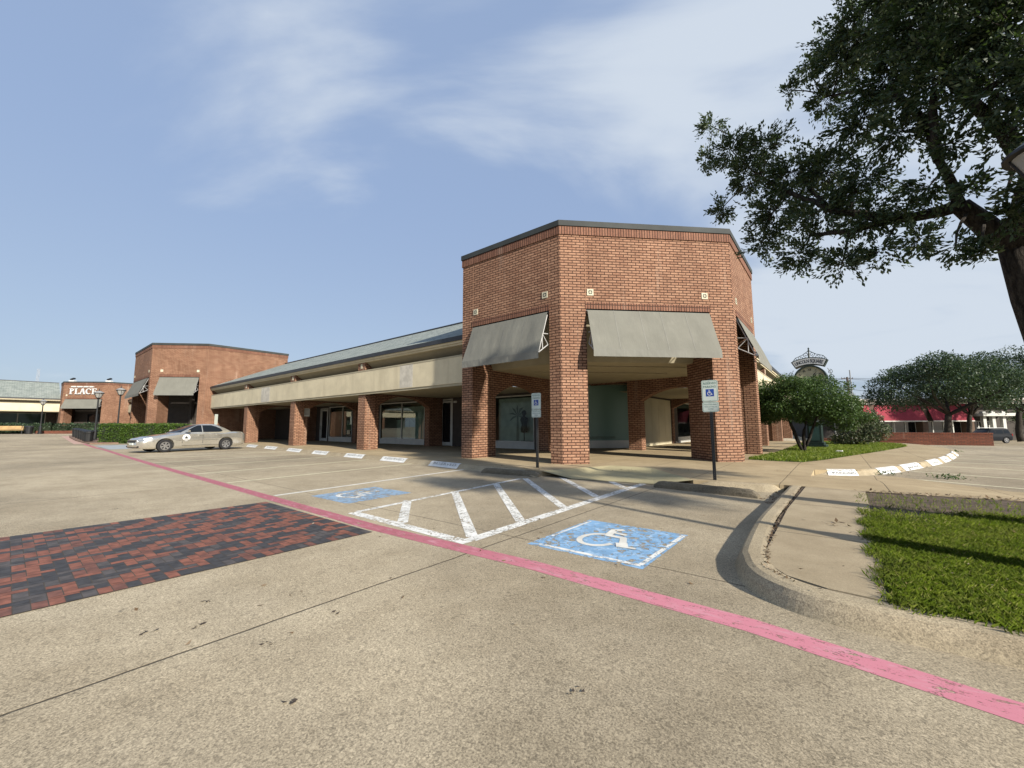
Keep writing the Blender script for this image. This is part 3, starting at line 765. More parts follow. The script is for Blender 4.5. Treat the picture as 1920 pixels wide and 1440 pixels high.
# grass
def grass(name, poly, n, h, w, z, label, keep=None):
    xs_ = [p[0] for p in poly]; ys_ = [p[1] for p in poly]
    pts = np.column_stack([rng.uniform(min(xs_), max(xs_), n * 2), rng.uniform(min(ys_), max(ys_), n * 2)])
    ins = np.zeros(len(pts), bool); j = len(poly) - 1
    for i in range(len(poly)):
        xi, yi = poly[i]; xj, yj = poly[j]
        c = ((yi > pts[:, 1]) != (yj > pts[:, 1])) & (pts[:, 0] < (xj - xi) * (pts[:, 1] - yi) / (yj - yi + 1e-12) + xi)
        ins ^= c; j = i
    pts = pts[ins]
    if keep is not None: pts = pts[keep(pts)]
    pts = pts[:n]; n = len(pts)
    ang = rng.uniform(0, 2 * math.pi, n); lean = rng.uniform(.1, .9, n); H = h * rng.uniform(.5, 1.3, n)
    B = np.column_stack([pts, np.full(n, z)])
    px_ = np.column_stack([np.cos(ang), np.sin(ang), np.zeros(n)]); dr = np.column_stack([-np.sin(ang), np.cos(ang), np.zeros(n)])
    ww = w * rng.uniform(.6, 1.3, n)[:, None]
    mid = B + dr * (H * lean * .3)[:, None] + np.array([0, 0, 1]) * (H * .62)[:, None]
    tip = B + dr * (H * lean)[:, None] + np.array([0, 0, 1]) * H[:, None]
    V = np.stack([B - px_ * ww, B + px_ * ww, mid + px_ * ww * .8, tip, mid - px_ * ww * .8], 1).reshape(-1, 3)
    me = bpy.data.meshes.new(name)
    me.vertices.add(5 * n); me.vertices.foreach_set('co', V.ravel()); me.loops.add(5 * n); me.loops.foreach_set('vertex_index', np.arange(5 * n, dtype=np.int32))
    me.polygons.add(n); me.polygons.foreach_set('loop_start', np.arange(0, 5 * n, 5, dtype=np.int32))
    try: me.polygons.foreach_set('loop_total', np.full(n, 5, dtype=np.int32))
    except Exception: pass
    me.update(calc_edges=True); me.materials.append(MT['grass'])
    o = bpy.data.objects.new(name, me); COL.objects.link(o); return tag(o, label, 'grass', kind='stuff')
def clump(p):
    f = np.sin(p[:, 0] * 7.1 + np.sin(p[:, 1] * 4.3) * 2) * np.sin(p[:, 1] * 6.3 + np.sin(p[:, 0] * 5.7) * 2)
    edge = np.clip((7.5 - p[:, 1] - .35 * np.sin(p[:, 0] * 3.1)) / 1.4, .035, 1)
    lip = np.clip((p[:, 0] - .12 - .03 * np.sin(p[:, 1] * 9)) / .10, .0, 1) * np.clip((p[:, 1] - 3.36 - .03 * np.sin(p[:, 0] * 17)) / .12, 0, 1)
    return rng.uniform(size=len(p)) < edge * lip * (.72 + .28 * f)
grass('grass', [(.06, 3.36), (3.2, 3.38), (3.2, 9.0), (2.2, 8.9), (.10, 8.6)], 120000, .046, .0014, .118, 'bright green grass of the near planter under the oak', clump)
grass('grass', [(.2, 3.45), (2.4, 3.45), (2.5, 6.3), (.24, 6.3)], 70000, .036, .0013, .118, 'dense short turf along the front kerb of the planter')
grass('grass', [(.24, 3.5), (2.8, 3.5), (2.8, 8.3), (.3, 8.2)], 420, .062, .0014, .118, 'taller pale grass stalks and weeds standing out of the planter turf')
litter('leaf_litter', [(.5, 3.9), (1.2, 5.0), (.6, 6.0), (1.6, 6.8), (2.0, 4.2)], 90, .45, .028, .155, 'few pale dead leaves fallen on the planter grass')
ISL = [(-2.30, 14.95), (-1.6, 14.75), (-.85, 14.75), (-.4, 16.0), (.45, 19.2), (1.5, 23.2), (2.3, 26.6), (2.75, 28.6), (2.7, 31.0), (1.5, 33.2), (-1.6, 33.2), (-1.75, 24), (-1.85, 19), (-2.15, 16.6)]
m = MB(); m.sheet(ISL, .136); struct('island_turf_ground', m, MT['turf'])
grass('grass', ISL, 30000, .085, .010, .134, 'mown lawn island beside the clock and small trees')

# darker scraps and leaf clumps lying on the near concrete
pts = []
for (x, y) in ((-3.55, .98), (-3.18, .83), (-3.30, .62), (-2.62, 1.02), (-2.66, 1.45), (-1.02, 1.75), (-1.6, 3.45), (-2.0, .9), (-.2, 5.0), (.0, 5.3), (.05, 5.0), (-5.5, 1.5), (-8.6, 1.1)):
    for k in range(4): pts.append((x + rng.normal() * .018, y + rng.normal() * .018, .004 + rng.uniform(0, .006)))
o = leaf_object('leaf_litter', pts, .026, plain('dark_scrap', (.055, .042, .032), .95), up_bias=2.2, aspect=.6, flat=.12); tag(o, 'dark scraps and curled leaves dotted over the near concrete', 'leaf litter', kind='stuff')
# ------------------------------------------------------------------ buildings
def mir(p): return (7.77 - p[1], 7.77 - p[0])

def pavilion(name, label, xl, y0, C1, C2, yr, ztop, lintel, vtop, vbot, zf, opsL, opsC, opsR, detail=True, sign=None, ybL=None, fins=True, plaque_mat='stone_plaque'):
    """corner pavilion: a -Y face, a 45 degree face, a +X face"""
    root = thing(name, label, 'building', ((xl + C2[0]) / 2, (y0 + yr) / 2, zf))
    A = (xl, y0); D = (C2[0], yr)
    lc = math.hypot(C2[0] - C1[0], C2[1] - C1[1])
    FL = Frame(A, (1, 0), (0, 1)); FC = Frame(C1, (C2[0] - C1[0], C2[1] - C1[1]), (-(C2[1] - C1[1]), C2[0] - C1[0])); FR = Frame(C2, (0, 1), (-1, 0))
    zs0, zs1, zcop = ztop - .44, ztop - .17, ztop - .17
    faces = [(FL, C1[0] - xl, opsL), (FC, lc, opsC), (FR, yr - C2[1], opsR)]
    mb = MB()
    T = .42
    for k, (F, L, op) in enumerate(faces):
        wall(mb, F, 0, L, zf, zs0, 0, T, [(a, b, lintel, lintel, zf) for a, b in op])
    back = (ybL or yr) + .2
    # rear walls above the neighbouring roofs
    FS = Frame((xl, y0 + .004), (0, 1), (1, 0)); FB = Frame((C2[0] - .004, yr), (-1, 0), (0, -1))
    lS = back - y0; lB = C2[0] - xl
    hz = 4.3 if detail else lintel
    wall(mb, FS, T, lS, zf + 3.1, zs0 - .004, 0.003, .40); wall(mb, FB, T, lB, zf + 3.1, zs0 - .004, 0.003, .40)
    o = mb.build('wall', MT['brick'], root)
    # soldier course, coping, roof deck
    sb = MB()
    P = [A, C1, C2, D]
    def outer(off, zz):
        n1 = Vector((0, -1)); n2 = Vector((FC.i.x, FC.i.y)) * -1; n3 = Vector((1, 0))
        b12 = (n1 + n2); b12 = b12 / b12.dot(n1); b23 = (n2 + n3); b23 = b23 / b23.dot(n2)
        return [(A[0] - off, A[1] - off), (C1[0] + b12.x * off, C1[1] + b12.y * off), (C2[0] + b23.x * off, C2[1] + b23.y * off), (D[0] + off, D[1] + off), (xl - off, D[1] + off)]
    def ring(mb, off, inn, z0, z1):
        po, pi = outer(off, 0), outer(-inn, 0); n = len(po)
        vs = [(x, y, z) for z in (z0, z1) for x, y in po] + [(x, y, z) for z in (z0, z1) for x, y in pi]
        for i in range(n):
            j = (i + 1) % n
            mb.add([vs[i], vs[j], vs[n + j], vs[n + i], vs[2 * n + i], vs[2 * n + j], vs[3 * n + j], vs[3 * n + i]], [(0, 1, 2, 3), (4, 7, 6, 5), (3, 2, 6, 7), (0, 4, 5, 1)])
    ring(sb, .03, .4, zs0, zs1); sb.build('soldier_course', MT['soldier'], root)
    cb = MB(); ring(cb, .055, .45, zcop, ztop); cb.build('coping', MT['coping'], root)
    if not detail:
        mb = MB(); wall(mb, FS, T, lS, zf, zf + 3.1, 0.003, .40); wall(mb, FB, T, lB, zf, zf + 3.1, 0.003, .40); mb.build('lower_wall', MT['brick'], root)
    db = MB(); db.sheet(outer(-.3, 0), zs0 + .1); db.build('roof_deck', MT['gutter'], root)
    # lintels, awnings, plaques per face
    for k, (F, L, op) in enumerate(faces):
        for a, b in op:
            lb = MB(); F.box(lb, a - .02, b + .02, -.018, .2, lintel, lintel + .195); lb.build('lintel', MT['soldier'], root)
            hb = MB(); F.box(hb, a + .004, b - .004, .03, .35, lintel - .055, lintel - .004); hb.build('head_plate', MT['black'], root)
            if k == 2 and not detail: pass
            awning(root, F, a + .03, b - .03, lintel - .05, vtop, vbot, .55, detail)
            for s in ((a + .14, b - .14) if k != 2 or detail else ()):
                pb = MB(); q = .10; zz = lintel + .51
                F.box(pb, s - q, s + q, -.02, .02, zz - q, zz + q); po = pb.build('wall_plaque', MT[plaque_mat], root)  # plaque in its own pale tile colour
                if detail:
                    rb = MB()
                    for r4 in range(4):
                        t0 = RAD(90 * r4 + 8); t1 = RAD(90 * r4 + 82); pts = []
                        for i in range(6):
                            t = t0 + (t1 - t0) * i / 5; pts.append(F.p(s + (.066) * math.cos(t), -.0225, zz + (.066) * math.sin(t)))
                        for i in range(6):
                            t = t1 + (t0 - t1) * i / 5; pts.append(F.p(s + (.03) * math.cos(t), -.0225, zz + .03 * math.sin(t)))
                        rb.add(pts, [tuple(range(12))])
                    rb.build('plaque_rosette', MT['plaque_dark'], po)
                if detail and k < 2:
                    jb = MB(); sj = a if s < (a + b) / 2 else b
                    F.box(jb, sj - .007, sj + .007, -.0025, .01, lintel + .20, zs0 - .002); jb.build('control_joint', MT['joint_tan'], root)
    return root, FL, FC, FR

def awning(root, F, a, b, ztop, vtop, vbot, out, detail=True):
    m = MB(); n = 24 if detail else 6; rows = 8 if detail else 2
    rr = random.Random(int(a * 100) + int(ztop * 37))
    ph = [rr.uniform(0, 6) for _ in range(4)]
    def pt(i, j):
        u = i / n; v = j / rows; s = a + (b - a) * u
        w = 0 if not detail else .012 * math.sin(v * math.pi) * (math.sin(u * 21 + ph[0] + v) + .6 * math.sin(u * 47 + ph[1] - 2 * v))
        if detail: w += .010 * math.sin(v * math.pi) * (1 if int(u * 6) % 2 else -1)
        z = ztop + (vtop - ztop) * v; d = -.04 - (out - .04) * v
        return F.p(s, d - w * .9, z + w * .3)
    vs = [pt(i, j) for j in range(rows + 1) for i in range(n + 1)]
    m.add(vs, [(j * (n + 1) + i, j * (n + 1) + i + 1, (j + 1) * (n + 1) + i + 1, (j + 1) * (n + 1) + i) for j in range(rows) for i in range(n)])
    aw = thing('awning', None, None, BASE[root.name]) if False else m.build('awning', MT['awning'], root, recalc=False, smooth=False)
    for p in aw.data.polygons: p.use_smooth = True
    if detail:
        ns = max(2, int(round((b - a) / .78)))
        for q in range(1, ns):
            i = round(q * n / ns); sm = MB()
            for j in range(rows):
                p0, p1 = Vector(pt(i, j)), Vector(pt(i, j + 1)); sd = F.e * .009; up_ = -F.i * .004 + Vector((0, 0, .003))
                sm.quad(p0 - sd + up_, p0 + sd + up_, p1 + sd + up_, p1 - sd + up_)
            sm.build('awning_seam', MT['seam'], aw, recalc=False)
    v = MB()
    for i in range(n):
        s0, s1 = a + (b - a) * i / n, a + (b - a) * (i + 1) / n
        w0 = (.006 * math.sin(i * 1.7 + ph[2]) if detail else 0); w1 = (.006 * math.sin((i + 1) * 1.7 + ph[2]) if detail else 0)
        v.quad(F.p(s0, -out - .002, vtop + .004), F.p(s1, -out - .002, vtop + .004), F.p(s1, -out - .004 - w1, vbot), F.p(s0, -out - .004 - w0, vbot))
    v.build('awning_valance', MT['valance'], aw, recalc=False)
    fr = MB(); t = .017
    for s in (a + .04, b - .04):
        zt, zb = ztop - .06, vtop - .02
        top = F.p(s, .0, zt - .02); bot = F.p(s, -out + .07, zb); mid = F.p(s, -.04 - (out - .04) * .55 + .03, ztop + (vtop - ztop) * .55)
        w1 = F.p(s, .02, ztop + (vtop - ztop) * .52); w2 = F.p(s, .02, ztop + (vtop - ztop) * .78)
        lowm = F.p(s, -out * .5, (zb + w2[2]) / 2)
        for p, q in ((top, bot), (w2, bot), (w1, mid), (mid, w2), (mid, lowm)): fr.tube([p, q], t, 6)
    fr.tube([F.p(a + .02, -out + .03, vtop - .02), F.p(b - .02, -out + .03, vtop - .02)], t, 6)
    fr.build('awning_frame', MT['frame_grey'], aw)

def glazing(root, F, a, b, d, z0, zk, z1, mull=(), trans=(), kick='white', pane='glass', name='window', fw_=.06, posters=()):
    """a shopfront: white frame, kick plate and one sheet of glass per light"""
    fb = MB()
    F.box(fb, a, b, d - .05, d + .05, zk - .09, zk); F.box(fb, a, b, d - .05, d + .05, z1 - fw_, z1)
    xs_ = [a] + list(mull) + [b]
    for i, s in enumerate(xs_):
        s0 = s if i == 0 else (s - fw_ if i == len(xs_) - 1 else s - fw_ / 2); F.box(fb, s0, s0 + fw_, d - .045, d + .045, zk, z1 - fw_)
    for t in trans: F.box(fb, a + fw_, b - fw_, d - .03, d + .03, t - .025, t + .025)
    w = fb.build(name, MT['white'], root)
    if zk - .09 > z0 + .02:
        kb = MB(); F.box(kb, a, b, d - .04, d + .04, z0, (z0 + zk) / 2 - .02); F.box(kb, a + .003, b - .003, d - .025, d + .025, (z0 + zk) / 2 - .02, zk - .09); kb.build('kick_plate', MT['white'], w)
    gb = MB(); gb.quad(F.p(a + .01, d, zk - .02), F.p(b - .01, d, zk - .02), F.p(b - .01, d, z1 - .02), F.p(a + .01, d, z1 - .02)); gb.build('pane', MT[pane], w, recalc=False)
    return w
def shop_door(root, F, a, b, d, z0, z1):
    fb = MB(); f = .09
    F.box(fb, a, a + f, d - .06, d + .05, z0, z1); F.box(fb, b - f, b, d - .06, d + .05, z0, z1); F.box(fb, a + f, b - f, d - .06, d + .05, z1 - .08, z1)
    a2, b2 = a + f + .02, b - f - .02
    for s0, s1 in ((a2, a2 + .1), (b2 - .1, b2)): F.box(fb, s0, s1, d - .03, d + .03, z0 + .02, z1 - .12)
    F.box(fb, a2 + .1, b2 - .1, d - .03, d + .03, z0 + .02, z0 + .22); F.box(fb, a2 + .1, b2 - .1, d - .03, d + .03, z1 - .22, z1 - .12)
    w = fb.build('door', MT['white'], root)
    gb = MB(); gb.quad(F.p(a2 + .09, d, z0 + .2), F.p(b2 - .09, d, z0 + .2), F.p(b2 - .09, d, z1 - .2), F.p(a2 + .09, d, z1 - .2)); gb.build('pane', MT['glass_dark'], w, recalc=False)
    hb = MB(); hb.tube([F.p(b2 - .05, d - .08, z0 + .9), F.p(b2 - .05, d - .08, z0 + 1.2)], .014, 6); hb.build('door_handle', MT['black'], w)
    return w

def wing(name, label, O, e, inn, L, cols, arch_end=4.15, zo=0.0, fronts=(), d_in=5.1, stubs=True, ridge=True, far=False, boards=None, roof_ext=(0, 0), s_store=0.0):
    F = Frame(O, e, inn)
    root = thing(name, label, 'building', F.p(L / 2, 2.5, .13 + zo))
    zf = .13 + zo
    m = MB(); F.box(m, 0, L, 0, .16, 2.87 + zo, 3.93 + zo); m.build('fascia', MT['cream'], root)
    m = MB(); F.box(m, 0, L, .03, .14, 2.775 + zo, 2.87 + zo); F.box(m, 0, L, -.012, .1, 3.885 + zo, 3.945 + zo); m.build('fascia_trim', MT['soffit'], root)
    if not far and zo == 0 and e[0] < 0:
        for s0, s1 in ((3.55, 4.45), (18.5, 19.9)):
            m = MB(); F.box(m, s0, s1, -.003, .02, 2.90, 3.88); m.build('repaint_patch', MT['patch'], root)
    # eave: gutter, two cream mouldings, set-back upper wall
    m = MB(); F.box(m, 0, L, -.14, .06, 4.49 + zo, 4.66 + zo); m.build('gutter', MT['gutter'], root)
    m = MB(); F.box(m, 0, L, -.08, .1, 4.405 + zo, 4.49 + zo); F.box(m, 0, L, -.02, .16, 4.33 + zo, 4.405 + zo); m.build('eave_moulding', MT['cream'], root)
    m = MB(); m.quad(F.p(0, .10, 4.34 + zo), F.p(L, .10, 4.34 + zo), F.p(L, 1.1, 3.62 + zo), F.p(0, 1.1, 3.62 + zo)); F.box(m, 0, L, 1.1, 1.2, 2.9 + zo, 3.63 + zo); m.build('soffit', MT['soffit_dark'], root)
    # roof
    d1, z1 = 5.75, 7.30 + zo
    m = MB(); ea, eb = roof_ext
    m.quad(F.p(-ea, -.10, 4.655 + zo), F.p(L + eb, -.10, 4.655 + zo), F.p(L + eb, d1, z1), F.p(-ea, d1, z1)); m.quad(F.p(-ea, d1, z1), F.p(L + eb, d1, z1), F.p(L + eb, 11, 4.9 + zo), F.p(-ea, 11, 4.9 + zo))
    m.build('roof', MT['roof'], root, recalc=False)
    m = MB(); F.box(m, -ea, L + eb, d1 - .12, d1 + .1, z1 - .03, z1 + .045); m.build('ridge_cap', MT['gutter'], root)
    m = MB(); m.quad(F.p(0, .15, 2.86 + zo), F.p(L, .15, 2.86 + zo), F.p(L, d_in + .1, 2.86 + zo), F.p(0, d_in + .1, 2.86 + zo)); m.build('walkway_ceiling', MT['soffit'], root, recalc=False)
    # columns and arched cross walls
    for c in cols:
        m = MB(); F.box(m, c - .31, c + .31, .10, .66, zf, 2.772 + zo); F.box(m, c - .31, c + .31, .03, .55, 3.948 + zo, 4.325 + zo)
        col = m.build('column', MT['brick'], root)
        G_ = Frame(F.p(c, 0, 0)[:2], inn, e)
        m = MB(); wall(m, G_, .66, d_in, zf, 2.855 + zo, -.2, .2, [(.92, arch_end, 2.28 + zo, 2.80 + zo, zf)]); m.build('arched_cross_wall', MT['brick'], root)
        if not far:
            m = MB(); F.box(m, c - .07, c + .07, .018, .05, 4.05 + zo, 4.27 + zo); m.build('column_plaque', MT['stone_plaque'], col)
            m = MB(); F.box(m, c - .13, c + .13, .55, 1.08, 3.95 + zo, 4.1 + zo)
            m.build('corbel', MT['brick'], col)
    # store wall with openings
    ops = []
    for fr in fronts:
        ops.append((fr[1], fr[2], fr[4] + zo, fr[4] + zo, zf))
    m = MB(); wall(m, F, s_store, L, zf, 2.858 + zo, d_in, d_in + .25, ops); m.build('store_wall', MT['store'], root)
    for fr in fronts:
        kind, a, b, zk, z1_ = fr[:5]
        if kind == 'win': glazing(root, F, a, b, d_in + .06, zf, zk + zo, z1_ + zo, mull=fr[5] if len(fr) > 5 else ())
        elif kind == 'door': shop_door(root, F, a, b, d_in + .06, zf, z1_ + zo)
        else:
            m = MB(); n = 5
            for i in range(n):
                s0 = a + (b - a) * i / n; s1 = a + (b - a) * (i + 1) / n
                F.box(m, s0 + .008, s1 - .008, d_in - .02, d_in + .03, zf + .01, z1_ + zo)
            m.build('cream_boarding', MT['cream2'], root)
    # one dim room behind the glass
    m = MB(); z0, z2 = zf + .012, 2.84 + zo; da, db = d_in + .26, d_in + 5
    sa = s_store + .1; m.quad(F.p(sa, db, z0), F.p(L - .1, db, z0), F.p(L - .1, db, z2), F.p(sa, db, z2), 0); m.quad(F.p(sa, da, z2), F.p(L - .1, da, z2), F.p(L - .1, db, z2), F.p(sa, db, z2), 0)
    for s in (sa, L - .1): m.quad(F.p(s, da, z0), F.p(s, db, z0), F.p(s, db, z2), F.p(s, da, z2), 0)
    m.quad(F.p(sa, da, z0), F.p(L - .1, da, z0), F.p(L - .1, db, z0), F.p(sa, db, z0), 1)
    m.build('shop_room', [MT['interior'], MT['interior_floor']], root, recalc=False)
    return root, F

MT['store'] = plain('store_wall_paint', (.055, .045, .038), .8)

MT['seam'] = plain('canvas_seam', (.225, .222, .195), .8)
MT['patch'] = plain('lilac_grey_patch', (.60, .56, .47), .9, var=.14, scale=4)
MT['frame_grey'] = plain('galvanised_frame', (.42, .42, .41), .5)
# near pavilion --------------------------------------------------------------
C1, C2 = (-6.19, 10.05), (-2.28, 13.96)
root, FL, FC, FR = pavilion('corner_pavilion', 'large brick corner pavilion with three grey awnings, beside two parking signs',
    -10.33, 10.05, C1, C2, 18.3, 7.47, 4.73, 3.40, 3.19, .13, [(.52, 3.74)], [(.79, 4.74)], [(.43, 3.75)], ybL=20.0)
PAV = root
Z = .13
m = MB()
# deep brick fins behind the angled face, arched cross walls at both ends
lc = math.hypot(C2[0] - C1[0], C2[1] - C1[1])
for F, a in ((FC, (4.745, lc - .05, .421, 1.45)), (FC, (.05, .785, .421, 1.0)), (FL, (.03, .50, .421, .75)), (FR, (3.76, 4.30, .421, .8))):
    m = MB(); F.box(m, *a, Z, 4.70); m.build('pier', MT['brick'], root)
G1 = Frame((-10.33, 10.05), (0, 1), (1, 0)); m = MB()
wall(m, G1, .75, 7.6, Z, 3.55, .004, .50, [(1.25, 4.72, 2.34, 2.87, Z)]); m.build('arched_cross_wall', MT['brick'], root)
G2 = Frame((-2.28, 18.3), (-1, 0), (0, -1)); m = MB()
wall(m, G2, .8, 5.15, Z, 3.55, .004, .50, [(1.25, 4.55, 2.34, 2.87, Z)]); m.build('arched_cross_wall', MT['brick'], root)
# ceiling of the porch with sloped front panels
m = MB(); zc_ = 3.29
inner = [(-9.83, 11.15), (-6.63, 11.15), (-3.38, 14.4), (-3.38, 17.8), (-7.4, 20.3), (-10.3, 18.3), (-9.83, 17.0)]
m.sheet(inner, zc_)
outr = [(-9.83, 10.47), (-6.36, 10.47), (-2.70, 14.13), (-2.70, 17.8)]
for i in range(3):
    a, b = inner[i], inner[i + 1]; c, d = outr[i + 1], outr[i]
    m.quad((*a, zc_), (*b, zc_), (*c, 4.64), (*d, 4.64))
m.build('porch_ceiling', MT['soffit'], root, recalc=False)
m = MB()
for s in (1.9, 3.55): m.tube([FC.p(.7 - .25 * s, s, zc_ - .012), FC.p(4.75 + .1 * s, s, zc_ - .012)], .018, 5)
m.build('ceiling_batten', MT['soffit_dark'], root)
m = MB(); m.prism([(-10.2, 10.52), (-6.40, 10.52), (-2.76, 14.16), (-2.76, 20), (-10.2, 20)], 4.66, 4.70); m.build('ceiling_deck', MT['gutter'], root)
# angled shop wall with the big green window
FG = Frame((-10.3, 17.5), (1, 1), (-1, 1))
m = MB(); wall(m, FG, -.6, 3.6, Z, 3.6, .02, .25, [(.62, 3.30, 3.40, 3.40, Z)]); m.build('shop_wall', MT['brick'], root)
m = MB(); FG.box(m, .60, 3.32, -.02, .06, .42, .50); FG.box(m, .60, 3.32, -.02, .06, 3.30, 3.42); FG.box(m, .60, .68, -.02, .06, .5, 3.3); FG.box(m, 3.06, 3.14, -.02, .06, .5, 3.3); FG.box(m, 3.24, 3.32, -.02, .06, .5, 3.3)
gw = m.build('window', MT['white'], root)
m = MB(); FG.box(m, .60, 3.32, -.02, .05, Z, .26); FG.box(m, .603, 3.317, -.005, .05, .26, .42); m.build('kick_plate', MT['white'], gw)
m = MB(); m.quad(FG.p(.62, .03, .45), FG.p(3.12, .03, .45), FG.p(3.12, .03, 3.36), FG.p(.62, .03, 3.36)); m.build('pane', MT['film'], gw, recalc=False)
lettering('window_lettering', 'lusadress.com', .235, FG.p(1.62, .024, .66), FG.e, (0, 0, 1), MT['black'], gw, .001, 1.02)

# wings -----------------------------------------------------------------------
wing('arcade_wing', 'long low arcade wing with cream fascia and slate roof behind the gold car', (-10.33, 10.60), (-1, 0), (0, 1), 30.67, [7.6, 15.2, 22.85],
     fronts=[('win', .9, 3.8, .50, 2.75), ('door', 6.55, 7.95 - .3, 0, 2.80), ('win', 9.0, 13.7, .48, 2.78, (11.3,)), ('win', 17.2, 20.6, .48, 2.78, (18.6,)), ('door', 20.75, 22.0, 0, 2.7), ('win', 24.2, 27.4, .48, 2.7, (25.8,))], roof_ext=(0, 0))
O2 = mir((-10.33, 10.60))
wing('arcade_wing', 'right arcade wing running back behind the green clock and small tree', (O2[0], 18.3), (0, 1), (-1, 0), 28.0, [7.6, 15.2, 22.8], arch_end=5.04,
     s_store=1.62, fronts=[('board', 1.75, 7.2, 0, 2.75), ('win', 8.6, 13.9, .5, 2.75), ('win', 16, 21.5, .5, 2.75)])
# far pavilion and the court behind it ----------------------------------------
pavilion('corner_pavilion', 'second brick corner pavilion with two grey awnings behind the trimmed hedge', -51.2, 7.10, (-44.09, 7.10), (-41.0, 10.19), 16.5, 8.29, 5.44, 4.08, 3.86, .18,
         [(.35, 6.65)], [(.72, 3.80)], [], detail=False, ybL=17)
m = MB(); FF = Frame((-44.09, 7.1), (1, 1), (-1, 1)); Fl = Frame((-51.2, 7.1), (1, 0), (0, 1))
PF = [o for o in COL.objects if o.name.startswith('corner_pavilion') and o.location.x < -30 and o.parent is None][0]
FF.box(m, .02, .70, .425, 1.3, .18, 5.4); m.build('pier', MT['brick'], PF); m = MB(); FF.box(m, 3.82, 4.36, .425, 1.3, .18, 5.4); m.build('pier', MT['brick'], PF)
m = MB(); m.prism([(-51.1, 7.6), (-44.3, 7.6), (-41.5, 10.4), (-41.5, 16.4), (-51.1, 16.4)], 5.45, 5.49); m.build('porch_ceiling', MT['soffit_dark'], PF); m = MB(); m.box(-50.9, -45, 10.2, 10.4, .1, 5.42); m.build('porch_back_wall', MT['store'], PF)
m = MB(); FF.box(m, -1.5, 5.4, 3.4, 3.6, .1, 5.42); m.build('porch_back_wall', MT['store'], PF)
# recessed arcade end between the far pavilion and the first wing
FE = Frame((-41.0, 10.19), (0, 1), (-1, 0))

wing('arcade_wing', 'short far arcade wing between the second pavilion and the lettered pavilion', (-51.2, 10.60), (-1, 0), (0, 1), 27.2, [4.5, 12.0, 19.6], zo=.55, far=True, fronts=[('win', 6, 11, .5, 2.7), ('win', 13.5, 18, .5, 2.7)])
wing('arcade_wing', 'far left arcade wing with bright cream fascia behind the bench', (-85.6, 4.45), (0, -1), (-1, 0), 40, [7.5, 15, 22.6, 30], zo=.72, far=True, fronts=[('win', 1, 6.6, .5, 2.7, (3.6,)), ('win', 8.5, 14.2, .5, 2.7, (11,)), ('win', 16, 21.5, .5, 2.7, (18,))])
pl, a_, FPC, b_ = pavilion('corner_pavilion', 'farthest brick pavilion carrying white PLACE lettering above its grey awning', -86.2, 4.45, (-82.45, 4.45), (-78.55, 8.35), 13.5, 7.62, 5.21, 4.05, 3.87, .6,
         [], [(.35, 4.95)], [], detail=False, ybL=13)
m = MB(); m.box(-91.5, -86.25, 4.47, 4.67, .6, 4.6); m.build('end_wall', MT['store'], pl)
m = MB(); FPC.box(m, -.5, 6, 2.6, 2.8, .6, 5.1); m.build('porch_back_wall', MT['store'], pl)
m = MB(); FPC.box(m, .05, .33, .425, 1.2, .6, 5.1); m.build('pier', MT['brick'], pl); m = MB(); FPC.box(m, 4.97, 5.4, .425, 1.2, .6, 5.1); m.build('pier', MT['brick'], pl)
m = MB(); FPC.box(m, 1.2, 2.6, 2.54, 2.58, .7, 3.2); m.build('porch_window', MT['glass_dark'], pl); m = MB(); FPC.box(m, 3.0, 4.4, 2.54, 2.58, .7, 3.2); m.build('porch_window', MT['glass_dark'], pl)
